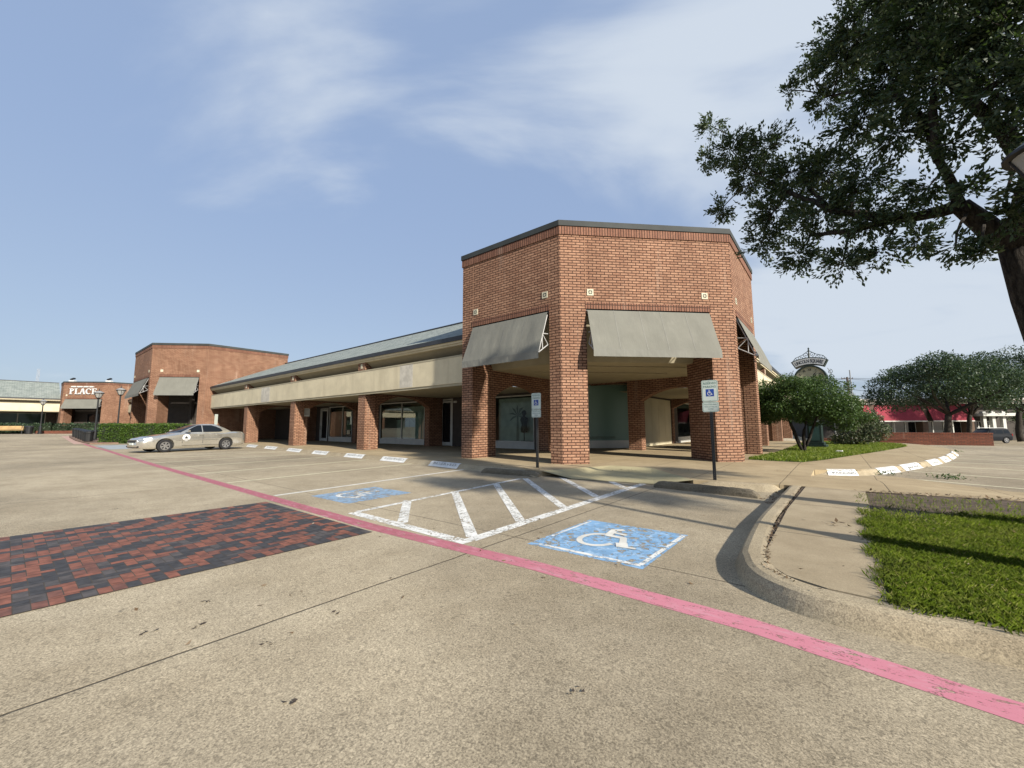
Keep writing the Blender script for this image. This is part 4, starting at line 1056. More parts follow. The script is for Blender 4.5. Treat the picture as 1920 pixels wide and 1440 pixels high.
# lettering on the farthest pavilion: serif capitals with slab serifs and a small plate line
sg = thing('wall_sign', 'white serif PLACE lettering mounted on the farthest brick pavilion', 'sign', FPC.p(2.6, -.1, 5.9))
def serif_word(root):
    m = MB(); T_ = (-.14, -.03); z0 = 5.86; H = .80
    def R(s0, s1, za, zb): FPC.box(m, s0, s1, T_[0], T_[1], z0 + za * H, z0 + zb * H)
    def D(p, q, w):
        (a, za), (b, zb) = p, q
        m.hexa([FPC.p(a - w / 2, T_[0], z0 + za * H), FPC.p(a + w / 2, T_[0], z0 + za * H), FPC.p(a + w / 2, T_[1], z0 + za * H), FPC.p(a - w / 2, T_[1], z0 + za * H),
                FPC.p(b - w / 2, T_[0], z0 + zb * H), FPC.p(b + w / 2, T_[0], z0 + zb * H), FPC.p(b + w / 2, T_[1], z0 + zb * H), FPC.p(b - w / 2, T_[1], z0 + zb * H)])
    def arc(cx, cz, rx, rz, t0, t1, w):
        n = 12; pr = None
        for i in range(n + 1):
            t = RAD(t0 + (t1 - t0) * i / n); c, s_ = math.cos(t), math.sin(t)
            cur = (cx + rx * c, cz + rz * s_, cx + (rx - w) * c, cz + (rz - w * .8) * s_)
            if pr: m.hexa([FPC.p(pr[0], T_[0], z0 + pr[1] * H), FPC.p(cur[0], T_[0], z0 + cur[1] * H), FPC.p(cur[0], T_[1], z0 + cur[1] * H), FPC.p(pr[0], T_[1], z0 + pr[1] * H),
                           FPC.p(pr[2], T_[0], z0 + pr[3] * H), FPC.p(cur[2], T_[0], z0 + cur[3] * H), FPC.p(cur[2], T_[1], z0 + cur[3] * H), FPC.p(pr[2], T_[1], z0 + pr[3] * H)])
            pr = cur
    a = .85
    R(a + .1, a + .24, 0, 1); R(a, a + .36, 0, .07); R(a, a + .2, .93, 1); arc(a + .24, .73, .30, .27, -90, 90, .12)          # P
    a = 1.50
    R(a + .1, a + .24, 0, 1); R(a, a + .36, .93, 1); R(a, a + .6, 0, .08); R(a + .52, a + .6, .08, .25)                        # L
    a = 2.12
    D((a + .08, 0), (a + .33, 1), .09); D((a + .60, 0), (a + .36, 1), .15); R(a, a + .22, 0, .07); R(a + .46, a + .74, 0, .07); R(a + .2, a + .5, .33, .41)  # A
    a = 2.88
    arc(a + .36, .5, .36, .5, 50, 310, .14); R(a + .55, a + .63, .68, .92)                                                     # C
    a = 3.62
    R(a + .1, a + .24, 0, 1); R(a, a + .6, 0, .08); R(a, a + .58, .92, 1); R(a + .24, a + .48, .47, .54); R(a + .52, a + .6, .08, .26); R(a + .50, a + .58, .76, .92); R(a + .44, a + .5, .38, .63)  # E
    m.build('letters', MT['white_paint'], root)
    m = MB(); rr = random.Random(5); s = 1.0
    for wl_ in (5, 6, 5, 4):
        for i in range(wl_): FPC.box(m, s, s + .085, -.10, -.02, 6.80 + rr.uniform(0, .02), 6.98); s += .12
        s += .12
    FPC.box(m, .95, s, -.06, -.018, 6.86, 6.90)
    m.build('small_letters', MT['white_paint'], root)
serif_word(sg)
for s in (.75, 5.35):
    fl = thing('roof_floodlight', 'floodlight on the roof edge of the farthest pavilion, ' + ('left one' if s < 2 else 'right one'), 'floodlight', FPC.p(s, .3, 7.62), group='roof floodlights')
    m = MB(); FPC.box(m, s - .3, s + .35, .1, .5, 7.62, 7.80); m.build('base', MT['white_paint'], fl)
    m = MB(); m.hexa([FPC.p(s - .15, .1, 7.85), FPC.p(s + .32, .1, 7.98), FPC.p(s + .32, .4, 7.98), FPC.p(s - .15, .4, 7.85), FPC.p(s - .2, .1, 7.98), FPC.p(s + .25, .1, 8.16), FPC.p(s + .25, .4, 8.16), FPC.p(s - .2, .4, 7.98)]); m.build('lamp_head', MT['black'], fl)
    m = MB(); m.tube([FPC.p(s, .25, 7.79), FPC.p(s, .25, 7.90)], .04, 6); m.build('bracket', MT['black'], fl)

MT['board_pale'] = plain('backdrop_pale', (.86, .87, .84), .9); MT['board_green'] = plain('backdrop_grey_green', (.55, .62, .57), .9, var=.2, scale=1.2); MT['palm_grey'] = plain('palm_grey', (.40, .42, .41), .9)
# things seen through the shop glass ------------------------------------------------
def W1(s, d, z): return (-10.33 - s, 10.6 + d, z)
def mannequin(x, y, label):
    t = thing('mannequin', label, 'mannequin', (x, y, .14)); m = MB()
    m.lathe([(.02, 0), (.17, .01), (.17, .03), (.02, .05), (.02, .75), (.16, .8), (.18, .95), (.13, 1.15), (.19, 1.4), (.17, 1.5), (.06, 1.54), (.055, 1.6), (.10, 1.68), (.11, 1.78), (.06, 1.87), (.01, 1.88)], (x, y, .14), 12)
    m.build('figure', MT['goods'], t, smooth=True)
mannequin(-12.05, 16.0, 'dark dress form standing in the shop window left of the pavilion')
for (x, y, w, h, z0, mt, lb) in ((-22.6, 16.6, 1.1, .5, .5, 'goods', 'dark boxes stacked low in the wide shop window'), (-21.2, 16.5, .7, .35, .5, 'goods_red', 'brown cartons low in the wide shop window'),
                             (-12.0, 16.4, .8, .35, .5, 'goods_red', 'brown cartons on the sill of the shop window by the sign'), (-13.4, 16.5, .6, .45, .5, 'goods', 'dark goods on the left sill of the shop window'), (-29.0, 16.6, 1.2, .6, .5, 'goods', 'dark display pieces in the farther shop window')):
    t = thing('display_goods', lb, 'goods', (x, y, .14)); m = MB(); rr = random.Random(int(x * 10))
    m.box(x - w / 2, x + w / 2, y - .2, y + .2, .14, z0)
    for i in range(6):
        q = x - w / 2 + w * (i + .5) / 6; hh = rr.uniform(.3, 1) * h; m.box(q - w / 14, q + w / 14, y - .12, y + .1, z0 + .003, z0 + hh)
    m.build('stack', MT[mt], t)
for (s, z, w, h, mt, lb) in ((11.75, 2.05, .55, .75, 'black', 'dark poster stuck inside the wide shop window'), (10.5, 1.95, .32, .3, 'white', 'white round sticker inside the wide shop window'), (18.0, 1.55, .25, .33, 'white', 'white notice taped in the farther shop window'), (19.2, 1.9, .2, .3, 'white', 'small white notice in the farther shop window, right of the other'), (25.2, 1.6, .3, .35, 'white', 'white notice in the shop window next to the far column'), (13.2, 2.15, .62, .12, 'white', 'row of white numerals strip in the wide shop window')):
    m = MB(); x, y, _ = W1(s, 5.235, 0); m.box(x - w / 2, x + w / 2, y, y + .012, z - h / 2, z + h / 2); tag(m.build('window_notice', MT[mt]), lb, 'notice', 'notices in shop windows')
# pale backdrops added behind two windows to brighten the glass, with dark palm cut-outs
for (x0, x1, y, z1_, lb) in ((-13.9, -10.9, 16.25, 2.66, 'pale backdrop added to brighten the shop window left of the pavilion'), (-22.7, -19.5, 16.15, 2.5, 'grey green backdrop added to brighten the wide shop window')):
    t = thing('backdrop_board', lb, 'backdrop', ((x0 + x1) / 2, y, .14)); m = MB(); m.box(x0, x1, y, y + .04, .14, z1_); m.build('board', MT['board_pale' if x0 > -15 else 'board_green'], t)
    m = MB(); cx = x0 + (x1 - x0) * .42; m.hexa([(cx - .09, y - .012, .5), (cx + .09, y - .012, .5), (cx + .09, y - .004, .5), (cx - .09, y - .004, .5), (cx - .05, y - .012, 1.75), (cx + .05, y - .012, 1.75), (cx + .05, y - .004, 1.75), (cx - .05, y - .004, 1.75)])
    for k in range(7):
        a = RAD(-25 + k * 38); c, s_ = math.cos(a), math.sin(a); L = .62
        m.add([(cx, y - .014 - k * .0006, 1.75), (cx + c * L * .5 - s_ * .09, y - .014 - k * .0006, 1.75 + s_ * L * .5 + c * .09 + .08), (cx + c * L, y - .014 - k * .0006, 1.75 + s_ * L - .05), (cx + c * L * .5 + s_ * .05, y - .014 - k * .0006, 1.75 + s_ * L * .5 - c * .05 + .05)], [(0, 1, 2, 3)])
    m.build('palm_cutout', MT['palm_grey'], t, recalc=False)
# long dark beam board inside window and umbrella-like ornament
m = MB(); m.tube([W1(9.4, 5.6, 2.15), W1(13.4, 5.6, 2.25)], .05, 6); m.tube([W1(10.3, 5.7, 2.0), W1(9.7, 5.7, 1.7)], .09, 6); tag(m.build('curtain_rod', MT['goods']), 'dark curtain rod across the inside of the wide shop window', 'rod')
# notice board on the second column's cross wall
nb = thing('notice_board', 'white notice board fixed to the brick cross wall behind the second column', 'sign', (-25.2, 11.1, 2.1))
m = MB(); xx = -25.53 + .205; m.box(xx - .002, xx + .018, 10.97 + .3, 11.32 + .3, 1.88, 2.36); m.build('board', MT['white'], nb)
for i in range(5):
    m = MB(); m.box(xx + .019, xx + .021, 11.31, 11.58, 2.28 - i * .075, 2.305 - i * .075); m.build('text_line', MT['black'], nb)
# shelf sign over the door in the first bay
m = MB(); x, y, _ = W1(6.3, 5.05, 0); m.box(x - .12, x + .12, y - .02, y + .04, 2.55, 2.66); tag(m.build('door_number_plate', MT['white']), 'small white number plate above the dark shop doorway', 'plate')
# ------------------------------------------------------------------ painted labels on the kerb faces
def kerb_plate(dense, a, b, txt):
    """white label painted on the rolled kerb, following its curve; lettering bends with it"""
    P = [Vector(p) for p in dense]; cum = [0.0]
    for p, q in zip(P[:-1], P[1:]): cum.append(cum[-1] + (q - p).length)
    def near(v): v = Vector(v); return cum[min(range(len(P)), key=lambda i: (P[i] - v).length)]
    def along(v):
        v = Vector(v); best = (1e9, 0)
        for i in range(len(P) - 1):
            d = P[i + 1] - P[i]; t = max(0, min(1, (v - P[i]).dot(d) / max(1e-9, d.length_squared))); q = P[i] + d * t; e = (q - v).length
            if e < best[0]: best = (e, cum[i] + d.length * t)
        return best[1]
    s0, s1 = along(a), along(b)
    def at(s, o, z):
        s = max(0, min(cum[-1] - 1e-4, s)); i = max(k for k in range(len(cum)) if cum[k] <= s); i = min(i, len(P) - 2)
        d = (P[i + 1] - P[i]); t = (s - cum[i]) / max(1e-9, d.length); q = P[i] + d * t
        d0 = (P[i] - P[i - 1]).normalized() if i else d.normalized(); d2 = (P[i + 2] - P[i + 1]).normalized() if i + 2 < len(P) else d.normalized()
        nn = (d.normalized() + (d0 * (1 - t) + d2 * t)).normalized(); n = Vector((-nn.y, nn.x)); return (q.x + n.x * o, q.y + n.y * o, z)
    prof = [(-.012, .005), (.0, .012), (.046, .056), (.095, .121), (.137, .141), (.172, .1435)]
    m = MB(); N = max(3, int((s1 - s0) / .15)); K = len(prof)
    vs = [at(s0 + (s1 - s0) * i / N - .05 * (1 - j / (K - 1)), o, z) for i in range(N + 1) for j, (o, z) in enumerate(prof)]
    m.add(vs, [(i * K + j, (i + 1) * K + j, (i + 1) * K + j + 1, i * K + j + 1) for i in range(N) for j in range(K - 1)])
    struct('kerb_label_marking', m, MT['label_white'], recalc=False)
    L = s1 - s0
    for k, line in enumerate(txt):
        me = text_mesh(line, .088 if len(txt) == 1 else .064, .0005, 1.05); xs_ = [v.co.x for v in me.vertices]; wd = max(xs_) - min(xs_)
        q = ((len(txt) - 1) / 2 - k) * .060
        for v in me.vertices:
            y = v.co.y + q; t = .5 + y / .155; o = .0 + .142 * t; z = .014 + .128 * t + .010
            z = max(z, np.interp(o, [p[0] for p in prof], [p[1] for p in prof]) + .003)
            v.co = Vector(at((s0 + s1) / 2 + v.co.x * L * .78 / wd, o, z))
        me.materials.clear(); me.materials.append(MT['stencil']); o_ = bpy.data.objects.new('kerb_label_marking', me); COL.objects.link(o_); o_['kind'] = 'structure'
MT['label_white'] = paint_mat('kerb_label_white', (.80, .80, .76), (.26, .31), 18)
MT['stencil'] = plain('stencil_grey', (.25, .25, .25), .9)
for a, b in (((-29.47, 9.64), (-27.56, 9.53)), ((-25.99, 9.43), (-24.06, 9.29)), ((-22.3, 9.15), (-20.47, 9.01)), ((-19.03, 8.93), (-17.52, 8.85)), ((-15.89, 8.77), (-14.41, 8.70)), ((-13.08, 8.63), (-11.52, 8.52)), ((-10.09, 8.40), (-8.64, 8.25))):
    kerb_plate(catmull(KERB + [(-5.72, 8.2)], 4), a, b, ['RESERVED'])
for a, b in (((-.20, 12.60), (.36, 12.98)), ((.80, 13.62), (1.22, 14.62)), ((1.36, 15.0), (1.86, 16.4)), ((2.15, 17.3), (2.53, 18.5)), ((2.66, 19.0), (2.98, 20.26)), ((3.10, 20.8), (3.42, 22.3)), ((3.55, 22.95), (3.76, 24.1))):
    kerb_plate(catmull(RK, 5), a, b, ['VISITOR', 'PARKING'])
for (x, y), (x2, y2) in (((.72, 13.1), (6.0, 10.6)), ((1.45, 14.95), (7.0, 12.7)), ((2.15, 17.3), (8, 15.9)), ((2.75, 19.3), (9, 18.3)), ((3.2, 21.4), (10, 20.6)), ((3.7, 23.6), (11, 23.2))):
    m = MB(); strip(m, [(x, y), (x2, y2)], .10); struct('right_lot_line_marking', m, MT['yellow_line'])

# ------------------------------------------------------------------ wheel stops
def wheel_stop(a, b, label, seed):
    A, B = Vector(a), Vector(b); L = (B - A).length; ang = math.atan2((B - A).y, (B - A).x); c = (A + B) / 2
    t = thing('wheel_stop', label, 'wheel stop', (c.x, c.y, 0), ang, 'concrete wheel stops', local=True)
    rr = random.Random(seed); m = MB(); N = 22; P = 9; vs = []
    for i in range(N + 1):
        s = -L / 2 + L * i / N; e = min(1, (L / 2 - abs(s)) / .10); k = .45 + .55 * e
        for j in range(P):
            u = math.pi * j / (P - 1); y = .095 * math.cos(u); z = .13 * k * min(1, 1.28 * math.sin(u))
            vs.append((s * (1 - .0 * e), y * (.8 + .2 * k) + rr.uniform(-.003, .003), max(.0, z + (rr.uniform(-.004, .004) if 0 < j < P - 1 else 0))))
    m.add(vs, [(i * P + j, (i + 1) * P + j, (i + 1) * P + j + 1, i * P + j + 1) for i in range(N) for j in range(P - 1)] + [tuple(range(P)), tuple(N * P + j for j in range(P))])
    m.build('concrete_bar', MT['stop'], t, local=True, smooth=False)
    m = MB()
    for s in (-L * .32, L * .32): m.lathe([(.011, .128), (.011, .136), (.002, .138)], (s, 0, 0), 8)
    m.build('anchor_pin', plain('rusty_pin', (.12, .06, .035), .8), t, local=True)
wheel_stop((-7.42, 8.02), (-5.68, 8.16), 'weathered concrete wheel stop left of the hatched aisle, by the yellow ramp tip', 1)
wheel_stop((-2.92, 8.24), (-1.10, 8.03), 'weathered concrete wheel stop right of the hatched aisle, before the nearer sign post', 2)

# ------------------------------------------------------------------ parking signs
def rounded(w, h, r, n=5):
    pts = []
    for cx, cy, a0 in ((w / 2 - r, h / 2 - r, 0), (-w / 2 + r, h / 2 - r, 90), (-w / 2 + r, -h / 2 + r, 180), (w / 2 - r, -h / 2 + r, 270)):
        for i in range(n + 1):
            a = RAD(a0 + 90 * i / n); pts.append((cx + r * math.cos(a), cy + r * math.sin(a)))
    return pts
MT['sign_white'] = plain('sign_sheet_white', (.62, .68, .62), .4, var=.04)
MT['sign_green'] = plain('sign_border_green', (.16, .30, .22), .5)
MT['sign_text'] = plain('sign_legend_green', (.12, .22, .17), .6)
MT['sign_blue'] = plain('sign_blue', (.012, .06, .32), .4)
def parking_sign(x, y, rot, ztop, label, post_top):
    t = thing('parking_sign', label, 'parking sign', (x, y, .13), rot, 'accessible parking signs', local=True)
    m = MB(); w = .028; m.box(-w, w, -w, w, 0, ztop - .16 - .13)
    if post_top: m.box(-w, w, .002, .002 + w, ztop - .3 - .13, ztop + .03 - .13)
    post = m.build('post', MT['black'], t, local=True)
    m = MB()
    for i in range(34): m.box(-.006, .006, -w - .0015, -w, .05 + i * .04, .062 + i * .04)
    m.build('post_hole', plain('post_hole_grey', (.10, .10, .10)), post, local=True)
    def plate(cz, h, name, ww=.305):
        m = MB(); P = rounded(ww, h, .035); n = len(P)
        m.add([(px_, -.034, cz + pz) for px_, pz in P] + [(px_, -.030, cz + pz) for px_, pz in P], [tuple(range(n)), tuple(n + i for i in range(n))] + [(i, (i + 1) % n, n + (i + 1) % n, n + i) for i in range(n)])
        o = m.build(name, MT['sign_white'], t, local=True)
        m = MB(); A = rounded(ww - .022, h - .022, .028); B = rounded(ww - .036, h - .036, .024)
        m.add([(px_, -.0348, cz + pz) for px_, pz in A] + [(px_, -.0348, cz + pz) for px_, pz in B], [(i, (i + 1) % n, n + (i + 1) % n, n + i) for i in range(n)])
        m.build('sign_border', MT['sign_green'], o, local=True)
        m = MB()
        for q in (1, -1): m.lathe([(.008, 0), (.008, .004), (.002, .005)], (0, -.036, cz + q * (h / 2 - .018)), 8)
        m.build('bolt', MT['black'], o, local=True); return o
    z = ztop - .13
    p = plate(z - .222, .44, 'sign_plate')
    lettering('lettering', 'RESERVED', .066, (0, -.0350, z - .068), (1, 0, 0), (0, 0, 1), MT['sign_text'], p, .0005, 1.05, bold=.001, sx=.78)
    lettering('lettering', 'PARKING', .066, (0, -.0350, z - .138), (1, 0, 0), (0, 0, 1), MT['sign_text'], p, .0005, 1.1, bold=.001, sx=.80)
    m = MB(); m.quad((-.076, -.0352, z - .335), (.076, -.0352, z - .335), (.076, -.0352, z - .185), (-.076, -.0352, z - .185)); sq = m.build('symbol_panel', MT['sign_blue'], p, recalc=False, local=True)
    m = MB(); wheelchair(m, (0, 0, z - .257), (1, 0, 0), (0, 0, 1), .118, -.0356 * -1)
    lo = min(v[1] for v in m.v)
    for i in range(len(m.v)): m.v[i] = (m.v[i][0], -.0356 - abs(m.v[i][1] - lo) * .5, m.v[i][2])
    m.build('wheelchair_symbol', MT['white_paint'], sq, recalc=False, local=True)
    p2 = plate(z - .552, .205, 'sign_plate')
    for k, (s, tx) in enumerate(((.034, 'VIOLATORS FINED'), (.034, 'VEHICLES WILL BE'), (.034, 'TOWED'))):
        lettering('lettering', tx, s, (0, -.0350, z - .502 - k * .047), (1, 0, 0), (0, 0, 1), MT['sign_text'], p2, .0005, 1.02, sx=.85)
parking_sign(-1.98, 9.0, RAD(4), 2.15, 'black perforated post with reserved parking sign, in front of the pavilion right brick pier', True)
parking_sign(-6.24, 8.86, RAD(0), 2.11, 'black post with reserved parking sign, left of the pavilion centre brick pier', False)
t = thing('parking_sign', 'narrow white sign on a post in the dark walkway behind the gold car', 'parking sign', (-37.6, 10.1, .1), RAD(125), 'accessible parking signs', local=True)
m = MB(); m.box(-.03, .03, -.03, .03, 0, 1.9); m.build('post', MT['black'], t, local=True); m = MB(); m.box(-.15, .15, -.05, -.04, 1.35, 2.15); m.build('sign_plate', MT['sign_white'], t, local=True)

# ------------------------------------------------------------------ street lamps
def lamp_glass():
    m = M('frosted_lamp_glass', (.62, .61, .57), .3); t = m.n('ShaderNodeBsdfTranslucent'); t.inputs[0].default_value = (.75, .74, .70, 1)
    mx = m.n('ShaderNodeMixShader'); mx.inputs[0].default_value = .55; m.l(m.b.outputs[0], mx.inputs[1]); m.l(t.outputs[0], mx.inputs[2]); m.l(mx.outputs[0], m.out.inputs[0]); return m.m
MT['lamp_glass'] = lamp_glass()
def lamp_mesh(t, H, R, detail=10):
    k = R / .30
    m = MB(); m.lathe([(.20, 0), (.20, .12), (.15, .16), (.15, .75), (.11, .82), (.07, .9), (.058, 1.2), (.052, H - .62 * k), (.075, H - .60 * k), (.075, H - .56 * k), (.05, H - .54 * k)], (0, 0, 0), 12); m.build('post', MT['black'], t, smooth=False, local=True)
    m = MB(); z = H - .54 * k; m.lathe([(.10 * k, 0), (.13 * k, .03 * k), (.24 * k, .28 * k), (.27 * k, .34 * k), (.10 * k, .345 * k)], (0, 0, z), detail); g_ = m.build('lantern_glass', MT['lamp_glass'], t, smooth=False, local=True)
    m = MB()
    for i in range(6):
        a = math.pi * 2 * i / 6; c, s = math.cos(a), math.sin(a)
        m.tube([(.135 * k * c, .135 * k * s, z + .02 * k), (.248 * k * c, .248 * k * s, z + .28 * k), (.278 * k * c, .278 * k * s, z + .345 * k)], .011 * k, 5)
    m.lathe([(.11 * k, -.03 * k), (.14 * k, 0), (.14 * k, .025 * k), (.1 * k, .03 * k)], (0, 0, z), detail); m.lathe([(.27 * k, .325 * k), (.31 * k, .335 * k), (.31 * k, .36 * k), (.27 * k, .365 * k)], (0, 0, z), detail)
    m.build('lantern_frame', MT['black'], g_, local=True)
    m = MB(); m.lathe([(.30 * k, .365 * k), (.22 * k, .43 * k), (.12 * k, .50 * k), (.04 * k, .53 * k)], (0, 0, z), detail); r_ = m.build('lantern_roof', MT['lamp_roof'], t, local=True)
    m = MB(); m.lathe([(.035 * k, .52 * k), (.045 * k, .57 * k), (.02 * k, .6 * k), (.012 * k, .68 * k), (.002, .70 * k)], (0, 0, z), 8); m.build('finial', MT['black'], r_, local=True)
MT['lamp_roof'] = plain('lamp_roof_grey', (.28, .28, .27), .5)
lamps = [(-72.3, 2.45, .57, 4.0, 'black street lamp with frosted lantern at the left, beside the wooden bench'),
         (-47.4, 4.55, .18, 4.12, 'black street lamp with frosted lantern, left one of the pair over the hedge'),
         (-46.6, 5.75, .16, 4.42, 'black street lamp with frosted lantern, right and taller one of the pair over the hedge'),
         (1.47, 4.86, 0.1, 3.40, 'near street lamp whose lantern cuts the right edge of the photo')]
for x, y, z, H, lb in lamps:
    t = thing('street_lamp', lb, 'street lamp', (x, y, z), 0, 'street lamps', local=True); lamp_mesh(t, H, 0.34 if x < 0 else .27, 12 if x < 0 else 24)

# ------------------------------------------------------------------ street clock
def street_clock():
    x, y = -.81, 24.3
    t = thing('street_clock', 'tall dark green street clock with arched name banner behind the small tree', 'clock', (x, y, .13), RAD(-6), local=True)
    GR = plain('clock_green', (.012, .028, .024), .4)
    m = MB(); m.box(-.42, .42, -.42, .42, 0, .16); m.box(-.34, .34, -.34, .34, .16, .28); m.box(-.27, .27, -.27, .27, .28, 1.15); m.box(-.32, .32, -.32, .32, 1.15, 1.25); m.build('pedestal', GR, t, local=True)
    m = MB(); m.box(-.19, .19, -.283, -.272, .36, 1.05); m.build('pedestal_panel', plain('clock_panel_green', (.03, .07, .065), .4), t, local=True)
    m = MB(); m.lathe([(.17, 1.25), (.12, 1.4), (.10, 2.5), (.16, 2.6), (.18, 2.72), (.10, 2.8)], (0, 0, 0), 12); m.build('post', GR, t, smooth=False, local=True)
    cz, R = 3.32, .585
    def disc(mb, r0, r1, y0, y1, n=40):
        vs = []
        for yy, rr_ in ((y0, r0), (y0, r1), (y1, r1), (y1, r0)):
            for i in range(n):
                a = 2 * math.pi * i / n; vs.append((rr_ * math.sin(a), yy, cz + rr_ * math.cos(a)))
        mb.add(vs, [(k * n + i, k * n + (i + 1) % n, ((k + 1) % 4) * n + (i + 1) % n, ((k + 1) % 4) * n + i) for k in range(4) for i in range(n)])
    m = MB(); disc(m, R, R + .07, -.24, .24); h = m.build('dial_case', GR, t, local=True)
    m = MB(); n = 40; m.add([(R * math.sin(2 * math.pi * i / n), -.16, cz + R * math.cos(2 * math.pi * i / n)) for i in range(n)], [tuple(range(n))]); m.add([(R * math.sin(2 * math.pi * i / n), .16, cz + R * math.cos(2 * math.pi * i / n)) for i in range(n)], [tuple(range(n))])
    f = m.build('dial', plain('dial_cream', (.42, .41, .29), .5, var=.05), h, recalc=False, local=True)
    m = MB()
    ROM = ['XII', 'I', 'II', 'III', 'IIII', 'V', 'VI', 'VII', 'VIII', 'IX', 'X', 'XI']
    for i, s in enumerate(ROM):
        a = 2 * math.pi * i / 12; up_ = Vector((math.sin(a), 0, math.cos(a))); rt_ = Vector((math.cos(a), 0, -math.sin(a)))
        c = up_ * .445
        lettering('numeral', s, .145, (c.x, -.164, cz + c.z), rt_, up_, MT['black'], f, .001, .95, bold=.004, sx=.8, world=False)
    m = MB()
    def hand(a, L, w):
        u = Vector((math.sin(a), 0, math.cos(a))); v = Vector((u.z, 0, -u.x)) * w
        p, q, e = u * -.09, u * L * .6, u * L
        m.add([(p.x - v.x, -.175, cz + p.z - v.z), (p.x + v.x, -.175, cz + p.z + v.z), (q.x + v.x, -.175, cz + q.z + v.z), (e.x, -.175, cz + e.z), (q.x - v.x, -.175, cz + q.z - v.z)], [(0, 1, 2, 3, 4)])
    hand(RAD(38), .46, .020); hand(RAD(53), .36, .028); m.build('clock_hands', MT['black'], f, recalc=False, local=True)
    # arched banner
    def band(r0, r1, a0, a1, y0, y1, n=24):
        b = MB(); vs = []
        for i in range(n + 1):
            a = RAD(a0 + (a1 - a0) * i / n)
            for r, yy in ((r0, y0), (r1, y0), (r1, y1), (r0, y1)): vs.append((r * math.sin(a), yy, cz - .55 + r * math.cos(a)))
        b.add(vs, [(i * 4 + k, i * 4 + (k + 1) % 4, (i + 1) * 4 + (k + 1) % 4, (i + 1) * 4 + k) for i in range(n) for k in range(4)] + [(0, 1, 2, 3), tuple(n * 4 + k for k in range(4))]); return b
    bn = band(1.235, 1.60, -27, 27, -.19, .19).build('banner_frame', GR, t, local=True)
    bp = band(1.275, 1.56, -25.3, 25.3, -.197, -.192).build('banner_panel', plain('banner_white', (.55, .57, .58), .5), bn, local=True)
    def warp(c):
        a = c.x / 1.41; r = 1.41 + c.y; return Vector((r * math.sin(a), r * math.cos(a) - 1.41, c.z))
    lettering('lettering', 'LINCOLN SQUARE', .185, (0, -.199, cz - .55 + 1.41), (1, 0, 0), (0, 0, 1), MT['black'], bp, .001, .92, bold=.003, world=False, warp=lambda c: warp(Vector((c.x * .78, c.y * 1.25, c.z))))
    # wrought scrolls above and beside the head
    m = MB(); top = cz - .55 + 1.60
    def scroll(cx, cz_, r, turns, a0, sgn, w=.013):
        pts = []
        for i in range(22):
            k = i / 21; a = RAD(a0) + sgn * turns * 2 * math.pi * k; rr_ = r * (1 - .75 * k); pts.append((cx + rr_ * math.cos(a), 0, cz_ + rr_ * math.sin(a)))
        m.tube(pts, w, 5)
    for sg_ in (1, -1):
        if sg_ == 0: pass
        scroll(sg_ * .12, top + .16, .12, 1.3, 270, sg_); scroll(sg_ * .33, top + .02, .12, 1.3, 90, -sg_); scroll(sg_ * .52, top - .06, .10, 1.2, 90, -sg_)
        m.tube([(0, 0, top + .36), (sg_ * .14, 0, top + .25), (sg_ * .3, 0, top + .14), (sg_ * .55, 0, top + .05), (sg_ * .68, 0, top - .12)], .014, 5)
    m.lathe([(.05, top - .03), (.03, top + .3), (.05, top + .34), (.02, top + .4), (.045, top + .45), (.002, top + .52)], (0, 0, 0), 8)
    m.build('top_scrollwork', GR, t, local=True)
    for sg_ in (1, -1):
        m = MB()
        scroll(sg_ * .76, cz + .30, .11, 1.2, 90, -sg_); scroll(sg_ * .78, cz + .08, .12, 1.2, 270, sg_); scroll(sg_ * .83, cz - .14, .09, 1.2, 90, -sg_)
        m.tube([(sg_ * .68, 0, cz + .48), (sg_ * .80, 0, cz + .2), (sg_ * .76, 0, cz - .05), (sg_ * .92, 0, cz - .22)], .014, 5)
        m.build('side_scrollwork', GR, t, local=True)
street_clock()
m = MB(); m.prism([(-1.9, 22.9), (.6, 22.9), (.6, 25.1), (-1.9, 25.1)], .13, .15); struct('clock_plinth_path', m, MT['walk'])

# ------------------------------------------------------------------ vehicles
def car_paint(name, col, rough=.28, metal=.6):
    m = M(name, col, rough, metal, .5); m.b.inputs['Coat Weight'].default_value = .8 if col[0] > .1 else .12; m.b.inputs['Coat Roughness'].default_value = .06
    n = m.noise(2.5, 4); m.col(m.mix(m.step(n, .35, .7), tuple(c * .9 for c in col), tuple(min(1, c * 1.06) for c in col)))
    if col[0] < .1: m.b.inputs['Roughness'].default_value = .6; m.b.inputs['Specular IOR Level'].default_value = .15; m.b.inputs['Coat Weight'].default_value = 0
    return m.m
MT['tyre'] = plain('tyre', (.014, .014, .015), .85)
MT['rim'] = M('alloy_rim', (.62, .63, .65), .22, .9).m
MT['chrome'] = M('chrome', (.6, .6, .6), .12, 1.0).m
MT['tint'] = M('tinted_car_glass', (.010, .013, .017), .08, spec=.18).m
MT['head'] = M('headlight_lens', (.30, .32, .32), .12, .1).m
MT['tail'] = M('tail_lens', (.22, .008, .008), .12).m
def interp(tab, y):
    for (y0, *a), (y1, *b) in zip(tab[:-1], tab[1:]):
        if y0 <= y <= y1:
            t = (y - y0) / (y1 - y0) if y1 > y0 else 0; t = t * t * (3 - 2 * t) * .35 + t * .65
            return [p + (q - p) * t for p, q in zip(a, b)]
    return list((tab[0] if y < tab[0][0] else tab[-1])[1:])
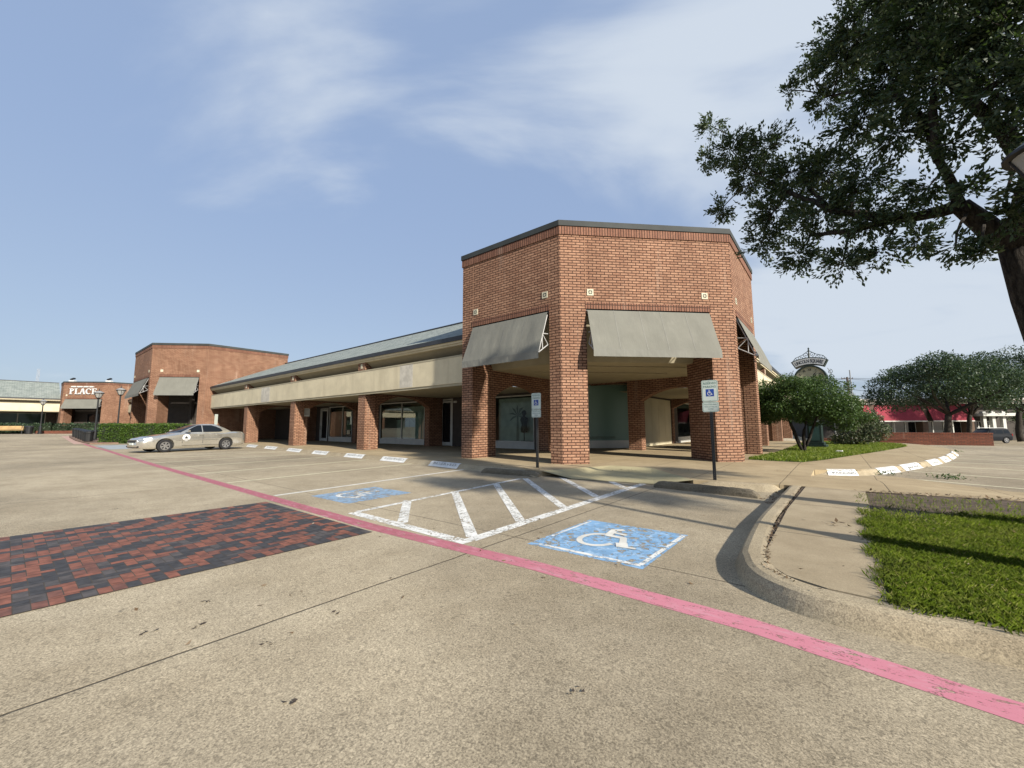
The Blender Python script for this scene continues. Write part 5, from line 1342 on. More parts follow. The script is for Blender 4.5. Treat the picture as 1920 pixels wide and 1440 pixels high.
def vehicle(t, spec, paint):
    """lofted body with cut wheel arches; front is -Y, +X is the driver's side"""
    tab, L0, L1 = spec['body'], spec['body'][0][0], spec['body'][-1][0]
    ny = 60; m = MB(); vs = []
    for i in range(ny + 1):
        y = L0 + (L1 - L0) * i / ny
        zb, zt, w, zw = interp(tab, y)
        half = [(0, zt + .012), (w * .55, zt + .006), (w * .86, zt - .028), (w * .965, zt - .085), (w * .99, zw + .10), (w, zw), (w * .985, zw - .10), (w * .972, zb + .14), (w * .955, zb + .05), (w * .90, zb), (0, zb)]
        ringp = half + [(-a, b) for a, b in half[-2:0:-1]]
        vs += [(a, y, b) for a, b in ringp]
    P = len(ringp)
    m.add(vs, [(i * P + k, i * P + (k + 1) % P, (i + 1) * P + (k + 1) % P, (i + 1) * P + k) for i in range(ny) for k in range(P)] + [tuple(range(P)), tuple(ny * P + k for k in range(P))])
    body = m.build('body', paint, t, smooth=True, local=True)
    cut = MB(); W_ = spec['w']
    for y in spec['axles']:
        for s in (1, -1):
            n = 28; rr_ = spec['r'] + .055
            vs = [(s * xx, y + rr_ * math.cos(2 * math.pi * k / n), spec['r'] + .015 + rr_ * math.sin(2 * math.pi * k / n)) for xx in (W_ - .36, W_ + .3) for k in range(n)]
            cut.add(vs, [(k, (k + 1) % n, n + (k + 1) % n, n + k) for k in range(n)] + [tuple(range(n)), tuple(n + k for k in range(n))])
    co = cut.build('cutter', MT['tyre'], None)
    bpy.context.view_layer.update()
    co.matrix_world = t.matrix_world.copy() if t.matrix_world else co.matrix_world
    co.location = t.location; co.rotation_euler = t.rotation_euler
    md = body.modifiers.new('arches', 'BOOLEAN'); md.operation = 'DIFFERENCE'; md.object = co; md.solver = 'EXACT'
    dg = bpy.context.evaluated_depsgraph_get(); dg.update()
    me = bpy.data.meshes.new_from_object(body.evaluated_get(dg)); body.modifiers.clear(); body.data = me
    for p in me.polygons: p.use_smooth = True
    try: me.set_sharp_from_angle(angle=RAD(38))
    except Exception: pass
    bpy.data.objects.remove(co)
    # cabin: rounded rings
    cab = spec['cabin']; m = MB(); n = 40; vs = []
    for z, ya, yb, w, e in cab:
        for k in range(n):
            a = 2 * math.pi * k / n; c, s = math.cos(a), math.sin(a)
            vs.append((w * math.copysign(abs(c) ** e, c), (ya + yb) / 2 + (yb - ya) / 2 * math.copysign(abs(s) ** e, s), z))
    K = len(cab)
    m.add(vs, [(i * n + k, i * n + (k + 1) % n, (i + 1) * n + (k + 1) % n, (i + 1) * n + k) for i in range(K - 1) for k in range(n)] + [tuple((K - 1) * n + k for k in range(n))])
    m.build('roof', paint, body, smooth=True, local=True)
    def side_w(z):
        for a, b in zip(cab[:-1], cab[1:]):
            if a[0] <= z <= b[0]: q = (z - a[0]) / (b[0] - a[0]); return [u + (v - u) * q for u, v in zip(a[1:4], b[1:4])]
        return list(cab[-1][1:4])
    # side windows: quads conforming to the cabin side
    for poly in spec['windows']:
        for s in (1, -1):
            m = MB(); pts = [(s * (side_w(z)[2] + .020), y, z) for y, z in poly]; m.add(pts, [tuple(range(len(pts)))]); m.build('side_window', MT['tint'], body, recalc=False, local=True)
    def cab_y(z, front, x):
        ya, yb, w = side_w(z); e = cab[0][4]
        c = min(1, abs(x) / w) ** (1 / e); s = math.sqrt(max(0, 1 - c * c)) ** e
        return (ya + yb) / 2 + (-1 if front else 1) * (yb - ya) / 2 * s
    for front, (z0, z1, x0, x1), nm in ((True, spec['shield'], 'windshield'), (False, spec['rear'], 'rear_window')):
        m = MB(); nxs, nzs = 10, 6; vs = []
        for j in range(nzs + 1):
            z = z0 + (z1 - z0) * j / nzs; xw = x0 + (x1 - x0) * j / nzs
            for i in range(nxs + 1):
                x = -xw + 2 * xw * i / nxs; vs.append((x, cab_y(z, front, x) + (-.010 if front else .010), z + .006))
        m.add(vs, [(j * (nxs + 1) + i, j * (nxs + 1) + i + 1, (j + 1) * (nxs + 1) + i + 1, (j + 1) * (nxs + 1) + i) for j in range(nzs) for i in range(nxs)]); m.build(nm, MT['tint'], body, recalc=False, smooth=True, local=True)
    # wheels
    r = spec['r']
    for y in spec['axles']:
        for s in (1, -1):
            x = s * (W_ - .115)
            m = MB(); pr = [(r - .13, -.09), (r - .10, -.105), (r - .03, -.11), (r, -.085), (r, .085), (r - .03, .11), (r - .10, .105), (r - .13, .09)]; n = 32; vs = []
            for rr_, o in pr:
                for k in range(n): a = 2 * math.pi * k / n; vs.append((x + s * o, y + rr_ * math.cos(a), r + rr_ * math.sin(a)))
            m.add(vs, [(i * n + k, i * n + (k + 1) % n, (i + 1) * n + (k + 1) % n, (i + 1) * n + k) for i in range(len(pr) - 1) for k in range(n)])
            wh = m.build('wheel', MT['tyre'], t, smooth=False, local=True)
            m = MB(); R2 = r - .125
            def ringd(r0, r1, xo, n=32):
                vs = [(x + s * xo, y + q * math.cos(2 * math.pi * k / n), r + q * math.sin(2 * math.pi * k / n)) for q in (r0, r1) for k in range(n)]
                m.add(vs, [(k, (k + 1) % n, n + (k + 1) % n, n + k) for k in range(n)])
            ringd(R2 - .022, R2 + .012, .098)
            for k in range(spec['spokes']):
                a = 2 * math.pi * k / spec['spokes'] + .3; c, si = math.cos(a), math.sin(a); w0, w1 = .028, .043
                pts = [(.04, -w0), (R2 - .015, -w1), (R2 - .015, w1), (.04, w0)]
                m.add([(x + s * xo, y + p * c - q * si, r + p * si + q * c) for xo in (.092, .075) for p, q in pts], [(0, 1, 2, 3), (0, 1, 5, 4), (1, 2, 6, 5), (2, 3, 7, 6)])
            vs = [(x + s * .097, y + .055 * math.cos(2 * math.pi * k / 16), r + .055 * math.sin(2 * math.pi * k / 16)) for k in range(16)]; m.add(vs, [tuple(range(16))])
            m.build('rim', MT['rim'], wh, recalc=False, local=True)
            m = MB(); vs = [(x + s * .045, y + (R2 + .02) * math.cos(2 * math.pi * k / 24), r + (R2 + .02) * math.sin(2 * math.pi * k / 24)) for k in range(24)]; m.add(vs, [tuple(range(24))]); m.build('wheel_disc', MT['black'], wh, recalc=False, local=True)
    return body, side_w
gold = car_paint('champagne_paint', (.60, .575, .51), .22, .75)
t = thing('parked_car', 'champagne gold four door sedan with a star badge, parked facing the lane', 'car', (-27.18, 6.22, .012), RAD(11), local=True)
spec = dict(w=.885, r=.315, spokes=6, axles=(-1.42, 1.34),
    body=[(-2.42, .30, .52, .50, .42), (-2.36, .22, .62, .70, .45), (-2.20, .19, .70, .80, .48), (-1.9, .18, .78, .855, .52), (-1.2, .18, .88, .88, .58), (-.65, .18, .96, .885, .60), (.0, .18, .95, .885, .62), (1.2, .18, .96, .885, .64), (1.9, .20, .985, .87, .66), (2.25, .24, .975, .83, .62), (2.40, .30, .92, .74, .56), (2.46, .38, .78, .62, .52)],
    cabin=[(.90, -1.02, 1.98, .80, .42), (1.0, -.80, 1.78, .775, .42), (1.15, -.46, 1.50, .715, .42), (1.30, -.10, 1.18, .64, .42), (1.375, .12, .98, .585, .42), (1.405, .30, .80, .50, .5)],
    windows=[[(-.62, .985), (.18, .985), (.18, 1.335), (.02, 1.335), (-.20, 1.235), (-.44, 1.10)], [(.23, .985), (1.02, .985), (1.18, 1.03), (1.08, 1.16), (.86, 1.275), (.66, 1.335), (.23, 1.335)]],
    shield=(.965, 1.335, .66, .48), rear=(1.0, 1.33, .62, .44))
body, sw_ = vehicle(t, spec, gold)
W_ = .885
def strips(name, mat, items, par=None):
    for it in items:
        m = MB(); m.box(*it); m.build(name, mat, par or body, local=True)
seam = plain('panel_gap', (.05, .045, .04), .8)
m = MB()
for s in (1, -1):
    for y, z0, z1 in ((-.72, .32, .93), (.20, .30, .96), (1.06, .55, .96)):
        m.box(s * W_ * .965 - .01, s * W_ * .965 + .013 * s + (.0 if s > 0 else .0), y - .005, y + .005, z0 + .06, z1 - .06) if False else m.box(min(s * .86, s * .889), max(s * .86, s * .889), y - .005, y + .005, z0 + .1, z1 - .13)
    m.box(min(s * .86, s * .8895), max(s * .86, s * .8895), -.72, 1.0, .298, .306)
m.build('door_seam', seam, body, local=True)
for s in (1, -1):
    m = MB(); m.box(min(s * .87, s * .899), max(s * .87, s * .899), -1.02, .96, .555, .60); m.build('side_moulding', gold, body, local=True)
    for y in (.08, .93):
        m = MB(); m.box(min(s * .855, s * .893), max(s * .855, s * .893), y - .085, y + .085, .80, .83); m.build('door_handle', gold, body, local=True)
    m = MB(); m.hexa([(s * .80, -.60, .97), (s * 1.0, -.56, .97), (s * 1.0, -.44, .99), (s * .80, -.44, .99), (s * .82, -.58, 1.10), (s * .99, -.55, 1.09), (s * .99, -.45, 1.09), (s * .82, -.45, 1.10)]); mi_ = m.build('mirror', gold, body, local=True)
    m = MB(); m.hexa([(s * .46, -2.375, .56), (s * .72, -2.235, .57), (s * .815, -1.98, .60), (s * .5, -2.2, .58), (s * .46, -2.33, .655), (s * .70, -2.20, .69), (s * .80, -1.93, .715), (s * .5, -2.15, .68)]); m.build('headlight', MT['head'], body, local=True)
    m = MB(); m.hexa([(s * .60, 2.38, .70), (s * .835, 2.12, .70), (s * .835, 2.1, .70), (s * .55, 2.2, .70), (s * .56, 2.405, .88), (s * .80, 2.14, .90), (s * .80, 2.1, .90), (s * .55, 2.2, .88)]); m.build('taillight', MT['tail'], body, local=True)
    m = MB(); m.box(min(s * .70, s * .83), max(s * .70, s * .83), -2.10, -2.04, .43, .47) if False else m.box(min(s * .40, s * .62), max(s * .40, s * .62), -2.40, -2.3, .26, .33); m.build('fog_recess', MT['black'], body, local=True)
m = MB(); m.box(-.38, .38, -2.445, -2.36, .50, .60); m.build('grille', MT['black'], body, local=True)
m = MB(); m.box(-.40, .40, -2.44, -2.36, .60, .625); m.build('grille_trim', MT['chrome'], body, local=True)
m = MB(); m.box(-.16, .16, -2.452, -2.42, .38, .48); m.build('number_plate', MT['sign_white'], body, local=True)
m = MB(); m.box(-.52, .52, -2.40, -2.30, .25, .33); m.build('air_intake', MT['black'], body, local=True)
# round white badge with a dark star on the front door
m = MB(); cy, cz = -.56, .70; m.add([(.8955, cy + .175 * math.cos(2 * math.pi * k / 28), cz + .175 * math.sin(2 * math.pi * k / 28)) for k in range(28)], [tuple(range(28))]); bd = m.build('door_badge', MT['white_paint'], body, recalc=False, local=True)
m = MB(); m.add([(.8975, cy + (.10 if k % 2 == 0 else .042) * math.sin(math.pi * k / 5), cz + (.10 if k % 2 == 0 else .042) * math.cos(math.pi * k / 5)) for k in range(10)], [tuple(range(10))]); m.build('star', MT['black'], bd, recalc=False, local=True)

suv = car_paint('dark_blue_paint', (.008, .010, .014), .45, .0)
bx, by = bearing(1840, 48.5)
t = thing('parked_car', 'dark sport utility wagon with pale roof rack, parked behind the low brick wall', 'car', (bx, by, gz(bx, by) + .01), RAD(-45), local=True)
t.rotation_euler = (0, 0, RAD(-51))
spec2 = dict(w=.93, r=.36, spokes=5, axles=(-1.32, 1.36),
    body=[(-2.25, .40, .80, .70, .62), (-2.1, .34, .98, .85, .66), (-1.5, .30, 1.05, .92, .70), (-.9, .28, 1.08, .93, .72), (1.5, .28, 1.10, .93, .74), (2.1, .32, 1.10, .90, .74), (2.28, .42, 1.02, .80, .70)],
    cabin=[(1.02, -1.1, 2.26, .86, .3), (1.3, -.75, 2.20, .82, .3), (1.62, -.30, 2.08, .74, .3), (1.72, -.1, 1.98, .66, .35), (1.745, .1, 1.7, .5, .5)],
    windows=[[(-.62, 1.12), (.25, 1.12), (.25, 1.56), (-.22, 1.56)], [(.32, 1.12), (1.15, 1.12), (1.15, 1.56), (.32, 1.56)], [(1.25, 1.14), (1.92, 1.18), (1.82, 1.52), (1.25, 1.55)]],
    shield=(1.12, 1.58, .70, .60), rear=(1.15, 1.58, .66, .58))
body2, _ = vehicle(t, spec2, suv)
for s in (1, -1):
    m = MB(); m.tube([(s * .62, -.2, 1.76), (s * .64, .0, 1.80), (s * .64, 1.7, 1.80), (s * .62, 1.9, 1.75)], .025, 6); m.build('roof_rail', MT['white_paint'], body2, local=True)
    m = MB(); m.box(min(s * .62, s * .84), max(s * .62, s * .84), 2.16, 2.27, .86, 1.10); m.build('taillight', MT['tail'], body2, local=True)
    m = MB(); m.box(min(s * .6, s * .86), max(s * .6, s * .86), -2.18, -2.05, .76, .92); m.build('headlight', MT['head'], body2, local=True)
m = MB(); m.box(-.7, .7, -.15, 1.95, 1.748, 1.756); m.build('roof_panel', plain('pale_roof', (.45, .46, .46), .4), body2, local=True)
m = MB(); m.box(-.45, .45, 2.25, 2.31, .5, .62); m.build('rear_bumper', MT['black'], body2, local=True)
# ------------------------------------------------------------------ trees and shrubs
def limb(mb, a, b, r0, r1, sag=.08, n=6, sides=7, seed=0):
    a, b = Vector(a), Vector(b); rr = random.Random(seed); d = b - a; L = d.length
    side = Vector((rr.uniform(-1, 1), rr.uniform(-1, 1), rr.uniform(-.4, 1))) * L * sag
    pts = []; rad = []
    for i in range(n + 1):
        t = i / n; w = math.sin(math.pi * t)
        pts.append(a + d * t + side * w + Vector((rr.uniform(-1, 1), rr.uniform(-1, 1), rr.uniform(-1, 1))) * L * .012 * (0 < i < n)); rad.append(r0 + (r1 - r0) * t)
    mb.tube(pts, rad, sides); return pts
def oak():
    """the near live oak: crown clumps hung on limbs, twigs and leaf sprays"""
    KD = 1.26
    sight_ = globals()['sight']
    def sight(px_, py_, D): return sight_(px_, py_, D * KD)
    base = Vector((2.25, 6.95, .10))
    t = thing('oak_tree', 'large dark live oak leaning in from the right over the near planter', 'tree', base)
    K = [  # photo bearing, height bearing, distance, size (px of the photo)
        (1620, 60, 5.6, 92), (1720, 40, 5.2, 100), (1820, 60, 5.0, 105), (1905, 60, 4.9, 100), (1575, 105, 5.9, 66), (1660, 150, 5.4, 88), (1760, 150, 5.0, 92), (1860, 165, 4.8, 82),
        (1515, 118, 6.1, 26), (1482, 168, 6.2, 24), (1545, 185, 5.9, 44), (1610, 232, 5.5, 52), (1690, 245, 5.1, 60), (1785, 268, 4.9, 44), (1885, 255, 4.7, 50),
        (1332, 236, 6.3, 27), (1322, 296, 6.3, 24), (1372, 282, 6.1, 44), (1432, 276, 5.9, 50), (1402, 330, 6.0, 50), (1352, 392, 6.1, 30), (1482, 325, 5.7, 64), (1552, 318, 5.5, 66), (1622, 335, 5.3, 58),
        (1452, 395, 5.7, 58), (1542, 398, 5.4, 66), (1632, 400, 5.2, 58), (1430, 452, 5.8, 40), (1500, 474, 5.5, 46), (1580, 488, 5.3, 48), (1655, 470, 5.1, 38), (1725, 448, 5.0, 44), (1792, 462, 4.9, 36), (1842, 470, 4.8, 24),
        (1742, 350, 5.0, 46), (1820, 350, 4.8, 30), (1700, 395, 5.1, 34), (1890, 400, 4.7, 40),
        (1985, 130, 4.7, 110), (2000, 330, 4.6, 90), (1800, -70, 5.0, 110), (1930, -80, 4.8, 120), (1690, -60, 5.3, 90), (2110, 20, 4.8, 120), (2120, 250, 4.8, 110)]
    cl = []
    for a, b, D, s in K:
        c = sight(a, b, D); dist = math.sqrt(c[0] ** 2 + c[1] ** 2 + (c[2] - CAM_H) ** 2); depth = fw.dot(Vector((c[0], c[1], c[2] - CAM_H)))
        cl.append((Vector(c), s / 754.74 * depth))
    for c in ((2.3, 3.9, 4.3), (3.2, 4.2, 4.6), (4.2, 4.6, 4.4), (2.9, 5.0, 3.5), (3.8, 5.4, 3.3), (4.6, 5.2, 3.6), (2.2, 4.6, 3.9), (5.2, 6.2, 3.9), (4.9, 7.6, 4.1), (5.9, 8.2, 4.5), (4.3, 8.7, 3.8), (3.6, 6.6, 4.6), (5.6, 7.0, 4.9), (3.3, 3.6, 5.2), (4.4, 3.8, 5.4)):
        cl.append((Vector(c), .62))  # unseen crown clumps, added to throw dappled shade on aisle and sidewalk
    fork = Vector(sight(1908, 462, 5.55)); fork2 = Vector(sight(1940, 330, 5.3))
    tb = MB()
    tb.tube([base, base + Vector((-.02, .0, .5)), Vector(sight(1960, 640, 5.62)), Vector(sight(1929, 560, 5.6)), fork], [.26, .19, .14, .128, .145], 14)
    tb.build('trunk', MT['bark'], t, smooth=True)
    lb = MB(); hubs = [(fork, .13)]
    def L_(a, b, r0, r1, sg, seed): return [(p, r0 + (r1 - r0) * i / 6) for i, p in enumerate(limb(lb, a, b, r0, r1, sg, 6, 8, seed))]
    h = []
    h += L_(fork, sight(1800, 385, 5.3), .125, .085, .05, 1); e1 = h[-1][0]
    h += L_(e1, sight(1690, 410, 5.25), .08, .055, .06, 2); e2 = h[-1][0]
    h += L_(e2, sight(1560, 395, 5.4), .065, .042, .07, 3); e3 = h[-1][0]
    h += L_(e3, sight(1430, 335, 5.9), .04, .02, .07, 4)
    h += L_(e1, sight(1760, 300, 5.1), .058, .04, .08, 5); e4 = h[-1][0]
    h += L_(e4, sight(1660, 160, 5.3), .05, .025, .10, 6); h += L_(e4, sight(1750, 170, 5.0), .05, .03, .06, 7)
    h += L_(e2, sight(1520, 440, 5.5), .05, .022, .05, 8)
    h += L_(fork, fork2, .15, .11, .03, 9); h += L_(fork2, sight(1820, 190, 4.95), .085, .05, .06, 10); e5 = h[-1][0]
    h += L_(e5, sight(1700, 60, 5.2), .06, .03, .08, 11); h += L_(e5, sight(1840, 40, 4.9), .055, .03, .05, 12); h += L_(fork2, sight(1990, 180, 4.7), .11, .05, .06, 13)
    h += L_(e3, sight(1500, 300, 5.7), .035, .018, .1, 14); h += L_(e4, sight(1560, 180, 5.8), .045, .018, .08, 15); h += L_(sight(1990, 180, 4.7), sight(2080, 40, 4.8), .05, .03, .05, 16); h += L_(sight(1820, 190, 4.95), sight(1930, 120, 4.8), .04, .02, .05, 17)
    h += L_(sight(1700, 60, 5.2), sight(1790, -70, 5.0), .03, .015, .05, 18)
    lb.build('limb', MT['bark'], t, smooth=True)
    tw = MB(); C = []; Dr = []
    rr = random.Random(21)
    for ci, (c, r) in enumerate(cl):
        near = min(h, key=lambda q: (q[0] - c).length)
        limb(tw, near[0], c, min(.022, near[1] * .6), .008, .10, 4, 5, 100 + ci)
        ns = max(14, int(92 * (r / .57) ** 2)); 
        for j in range(ns):
            d = Vector((rr.gauss(0, 1), rr.gauss(0, 1), rr.gauss(0, .8))).normalized()
            L = r * rr.uniform(.45, 1.12); s0 = c + d * r * rr.uniform(0, .3); e = c + d * L + Vector((0, 0, -.03 * rr.random()))
            if j % 2 == 0: tw.tube([s0, (s0 + e) / 2 + Vector((rr.uniform(-1, 1), rr.uniform(-1, 1), rr.uniform(-1, 1))) * .04, e], [.005, .0035, .0015], 3, cap=False)
            nl = int(30 * rr.uniform(.7, 1.3) * (.75 + r / 1.26))
            for k in range(nl):
                q = rr.uniform(.25, 1.05); p = s0 + (e - s0) * q
                C.append((p.x + rr.gauss(0, .028), p.y + rr.gauss(0, .028), p.z + rr.gauss(0, .028))); Dr.append((d.x, d.y, d.z))
    tw.build('twig', MT['bark'], t)
    leaf_object('crown', C, .058, MT['leaf_oak'], t, up_bias=.15, aspect=.44, dirs=Dr)
    print('oak leaves', len(C))
oak()

def small_tree(name, label, base, clumps, n, size, mat, trunks, group=None, core=None, up=.3):
    t = thing(name, label, 'tree', base, group=group)
    m = MB()
    for k, (a, b, r0, r1) in enumerate(trunks): limb(m, a, b, r0, r1, .06, 5, 8, k + 3)
    m.build('trunk', MT['bark'], t, smooth=True)
    vol = np.array([r[0] * r[1] * r[2] for _, r in clumps]); vol = vol ** .75; vol /= vol.sum(); C = []
    for (c, r), v in zip(clumps, vol): C.append(in_ellipsoid(c, r, int(n * v), .35))
    C = np.concatenate(C)
    leaf_object('crown', C, size, mat, t, up_bias=up, aspect=.5)
    return t
def clumps_in(c, R, n, r, seed, squash=.7, lower=-.55):
    rr = np.random.default_rng(seed); out = []
    while len(out) < n:
        d = rr.normal(size=3); d /= np.linalg.norm(d)
        if d[2] < lower: continue
        k = rr.uniform(.45, 1.0) ** .5; q = r * rr.uniform(.7, 1.3)
        out.append((np.array(c) + d * np.array(R) * k * .86, np.array([q, q, q * squash])))
    return out
b = (-1.08, 20.24, .13)
cl = clumps_in((-1.15, 20.3, 2.05), (2.05, 1.9, 1.25), 66, .52, 5) + clumps_in((.35, 20.4, 1.5), (.8, .8, .62), 12, .36, 6) + [(np.array([-2.3, 20.0, 1.7]), np.array([.6, .6, .5]))]
small_tree('small_tree', 'small multi-stemmed green tree on the lawn in front of the street clock', b, cl, 60000, .078, MT['leaf_small'],
           [(b, (-1.5, 20.2, 1.5), .08, .05), (b, (-.9, 20.4, 1.6), .075, .045), (b, (-.6, 20.1, 1.5), .065, .04), ((-1.5, 20.2, 1.5), (-2.0, 20.3, 2.2), .05, .02), ((-.6, 20.1, 1.5), (.1, 20.4, 2.1), .04, .02)])
b = (.80, 28.6, .13)
cl = [((.80, 28.6, .55 + .32 * i), (1.05 - .15 * i, 1.05 - .15 * i, .32)) for i in range(6)] + [((.2, 28.3, .45), (.6, .6, .3)), ((1.6, 28.6, .9), (.7, .7, .5)), ((1.5, 28.9, 1.5), (.5, .5, .5))]
small_tree('conifer_shrub', 'low conical brownish evergreen shrub on the lawn, right of the small tree', b, cl, 9000, .11, MT['leaf_dry'], [(b, (.85, 28.6, 1.9), .09, .03)])
def big_tree(px_, depth, H, Rx, label, seed, n, base_z, spread=1.0, trunk=.32, mat='leaf_far', group='trees behind the low brick wall', zc=None):
    x, y = bearing(px_, depth); b = (x, y, base_z); zc = zc or (base_z + H * .62)
    cl = clumps_in((x, y, zc), (Rx, Rx * .85, H * .40), 60, Rx * .24, seed, .62)
    rr = random.Random(seed); tr = [(b, (x + .2, y, base_z + H * .34), trunk, trunk * .8)]
    for i in range(6):
        a = 2 * math.pi * i / 6 + rr.random(); tr.append(((x + .2, y, base_z + H * .32), (x + math.cos(a) * Rx * .6, y + math.sin(a) * Rx * .6, base_z + H * (.55 + .2 * rr.random())), trunk * .55, .05))
    return small_tree('shade_tree', label, b, cl, n, .24, MT[mat], tr, group)
big_tree(1772, 43, 9.0, 6.7, 'broad dark shade tree behind the low brick wall, left of the two big ones', 31, 26000, -.6, zc=5.05)
big_tree(1812, 46, 9.6, 4.6, 'shade tree with slanting twin stem just right of the broadest tree', 32, 12000, -.8, trunk=.24, zc=5.2)
big_tree(1905, 50, 11.2, 6.2, 'tall shade tree rising at the right edge behind the parked wagon', 33, 20000, -.9, zc=6.4)
big_tree(1925, 58, 6.5, 5.0, 'lower leafy tree behind the parked wagon at the right edge', 34, 12000, -1.0, mat='leaf_small', zc=2.6)
big_tree(1985, 62, 9, 6, 'shade tree farther right beyond the parked wagon', 36, 8000, -1.0, zc=4)

def hedge(name, label, path, w, h, n, size, z, mat='leaf_hedge', group=None):
    """clipped hedge: a dark twiggy core wrapped in small leaves"""
    P = [Vector(p) for p in path]; t = thing(name, label, 'hedge', (P[0].x, P[0].y, z), group=group)
    m = MB(); pts = []
    tot = sum((b - a).length for a, b in zip(P[:-1], P[1:]))
    for a, b in zip(P[:-1], P[1:]):
        d = (b - a).normalized(); q = Vector((-d.y, d.x)); L = (b - a).length; hw = w / 2 - size * .6
        m.hexa([(*(a - q * hw), z), (*(b - q * hw), z), (*(b + q * hw), z), (*(a + q * hw), z), (*(a - q * hw), z + h - size), (*(b - q * hw), z + h - size), (*(b + q * hw), z + h - size), (*(a + q * hw), z + h - size)])
        k = int(n * L / tot); s = rng.uniform(-.02, 1.02, k) * L; side = rng.choice([0, 1, 2, 3], k, p=[.36, .16, .36, .12]); u = rng.uniform(-1, 1, k); e = rng.uniform(0, 1, k)
        wob = .05 * np.sin(s * 2.3) + .04 * np.sin(s * 5.1 + 1)
        off = np.where(side == 0, -w / 2 + rng.uniform(-.03, .07, k) + wob, np.where(side == 1, w / 2 - rng.uniform(-.03, .07, k), u * w / 2))
        zz = np.where(side == 2, h + rng.uniform(-.08, .03, k) + wob * .7, e * h)
        s = np.where(side == 3, np.where(u > 0, L + rng.uniform(-.05, .04, k), rng.uniform(-.04, .05, k)), s)
        pts.append(np.column_stack([a.x + d.x * s + q.x * off, a.y + d.y * s + q.y * off, z + zz]))
    m.build('stems', MT['core'], t); leaf_object('foliage', np.concatenate(pts), size, MT[mat], t, up_bias=.3, aspect=.6); return t
hedge('hedge', 'big clipped green hedge behind the gold car, in front of the second pavilion', [(-42.9, 4.9), (-38.6, 8.35)], 1.5, 1.42, 15000, .10, .04)
hedge('hedge', 'low pale hedge row behind the black litter bins', [(-62, 5.9), (-47.5, 5.6)], 1.0, .95, 5000, .13, .2, 'leaf_far')
hedge('hedge', 'long low hedge in front of the farthest pavilion', [(-78.5, -14), (-77.2, 4.0), (-72.5, 9.3)], 1.4, 1.15, 9000, .17, .6, 'leaf_far')
hedge('hedge', 'low rounded pale shrub bed behind the bench', [(-75.6, -2.2), (-74.8, 1.4)], 1.3, .75, 2500, .15, .6, 'leaf_far')

# ------------------------------------------------------------------ street furniture on the left
MT['wood'] = plain('bench_wood', (.46, .29, .12), .7, var=.2, scale=2)
bx0 = thing('bench', 'wooden slatted bench on black ends at the far left edge', 'bench', (-72.9, .25, .57), RAD(0), local=True)
m = MB()
for k in range(4): m.box(.02 + k * .13, .13 + k * .13, -.95, .95, .42, .46)
m.build('seat', MT['wood'], bx0, local=True); m = MB()
for k in range(3): m.hexa([(-.02 - k * .03, -.95, .52 + k * .14), (.02 - k * .03, -.95, .52 + k * .14), (.02 - k * .03, .95, .52 + k * .14), (-.02 - k * .03, .95, .52 + k * .14), (-.05 - k * .03, -.95, .64 + k * .14), (-.01 - k * .03, -.95, .64 + k * .14), (-.01 - k * .03, .95, .64 + k * .14), (-.05 - k * .03, .95, .64 + k * .14)])
m.build('backrest', MT['wood'], bx0, local=True)
for y in (-.85, .85):
    m = MB(); m.box(0, .5, y - .03, y + .03, 0, .42); m.box(-.12, 0, y - .03, y + .03, 0, .92); m.build('leg', MT['black'], bx0, local=True)
def bin_mesh(t):
    m = MB(); m.lathe([(.21, 0), (.24, .03), (.27, .60), (.29, .64), (.29, .70)], (0, 0, 0), 14); m.build('body', MT['black'], t, local=True)
    m = MB(); m.lathe([(.30, .70), (.30, .75), (.22, .80), (.10, .82)], (0, 0, 0), 14); m.build('lid', MT['black'], t, local=True)
proto = thing('litter_bin', 'black litter bin nearest the hedge in the row of bins', 'litter bin', (-43.9, 3.9, gz(-43.9, 3.9) + .09), 0, 'black litter bins', local=True); bin_mesh(proto)
BL = ['second black litter bin from the hedge in the row', 'third black litter bin from the hedge in the row', 'fourth black litter bin from the hedge in the row', 'fifth black litter bin from the hedge in the row', 'black litter bin farthest from the hedge, at the row end']
for (x, y), lb in zip([(-45.6, 3.95), (-47.9, 4.0), (-50.3, 4.05), (-53.0, 4.1), (-56.2, 4.15)], BL):
    c = copy_tree(proto); c.location = (x, y, gz(x, y) + .09); c['label'] = lb
for (x, y) in ((-72.8, 1.62), (-72.8, -1.1)):
    c = copy_tree(proto); c.location = (x, y, .57); c.scale = (1.35, 1.35, 1.15); c['label'] = 'black litter bin beside the bench, ' + ('between bench and street lamp' if y > 0 else 'at the left photo edge'); c['group'] = 'black litter bins'
m = MB(); m.prism([(-43.2, 3.62), (-41.2, 3.75), (-41.0, 5.2), (-62, 5.2), (-62, 4.1), (-56, 3.75), (-48, 3.55)], lambda x, y: gz(x, y) - .1, lambda x, y: gz(x, y) + .09, bottom=False); struct('bin_island_pavement', m, plain('brown_paving', (.20, .125, .085), .9, var=.2, scale=6))
def brick_wall(name, label, a, b, th, z0, z1, cap=True):
    F = Frame(a, (b[0] - a[0], b[1] - a[1]), (-(b[1] - a[1]), b[0] - a[0])); L = math.hypot(b[0] - a[0], b[1] - a[1])
    t = thing(name, label, 'wall', F.p(L / 2, 0, z0)); m = MB(); F.box(m, 0, L, 0, th, z0, z1 - .07); m.build('brickwork', MT['brick_low'], t)
    m = MB(); F.box(m, -.02, L + .02, -.02, th + .02, z1 - .07, z1); m.build('coping', MT['brick_low'], t); return t
brick_wall('low_brick_wall', 'low brick planter edge behind the left street lamp', (-73.6, 2.1), (-70.4, 7.2), .5, .5, .92)
brick_wall('low_brick_wall', 'long low brick wall across the right lot, below the big trees', (1.75, 34.45), (6.95, 35.3), .35, -.2, .74)
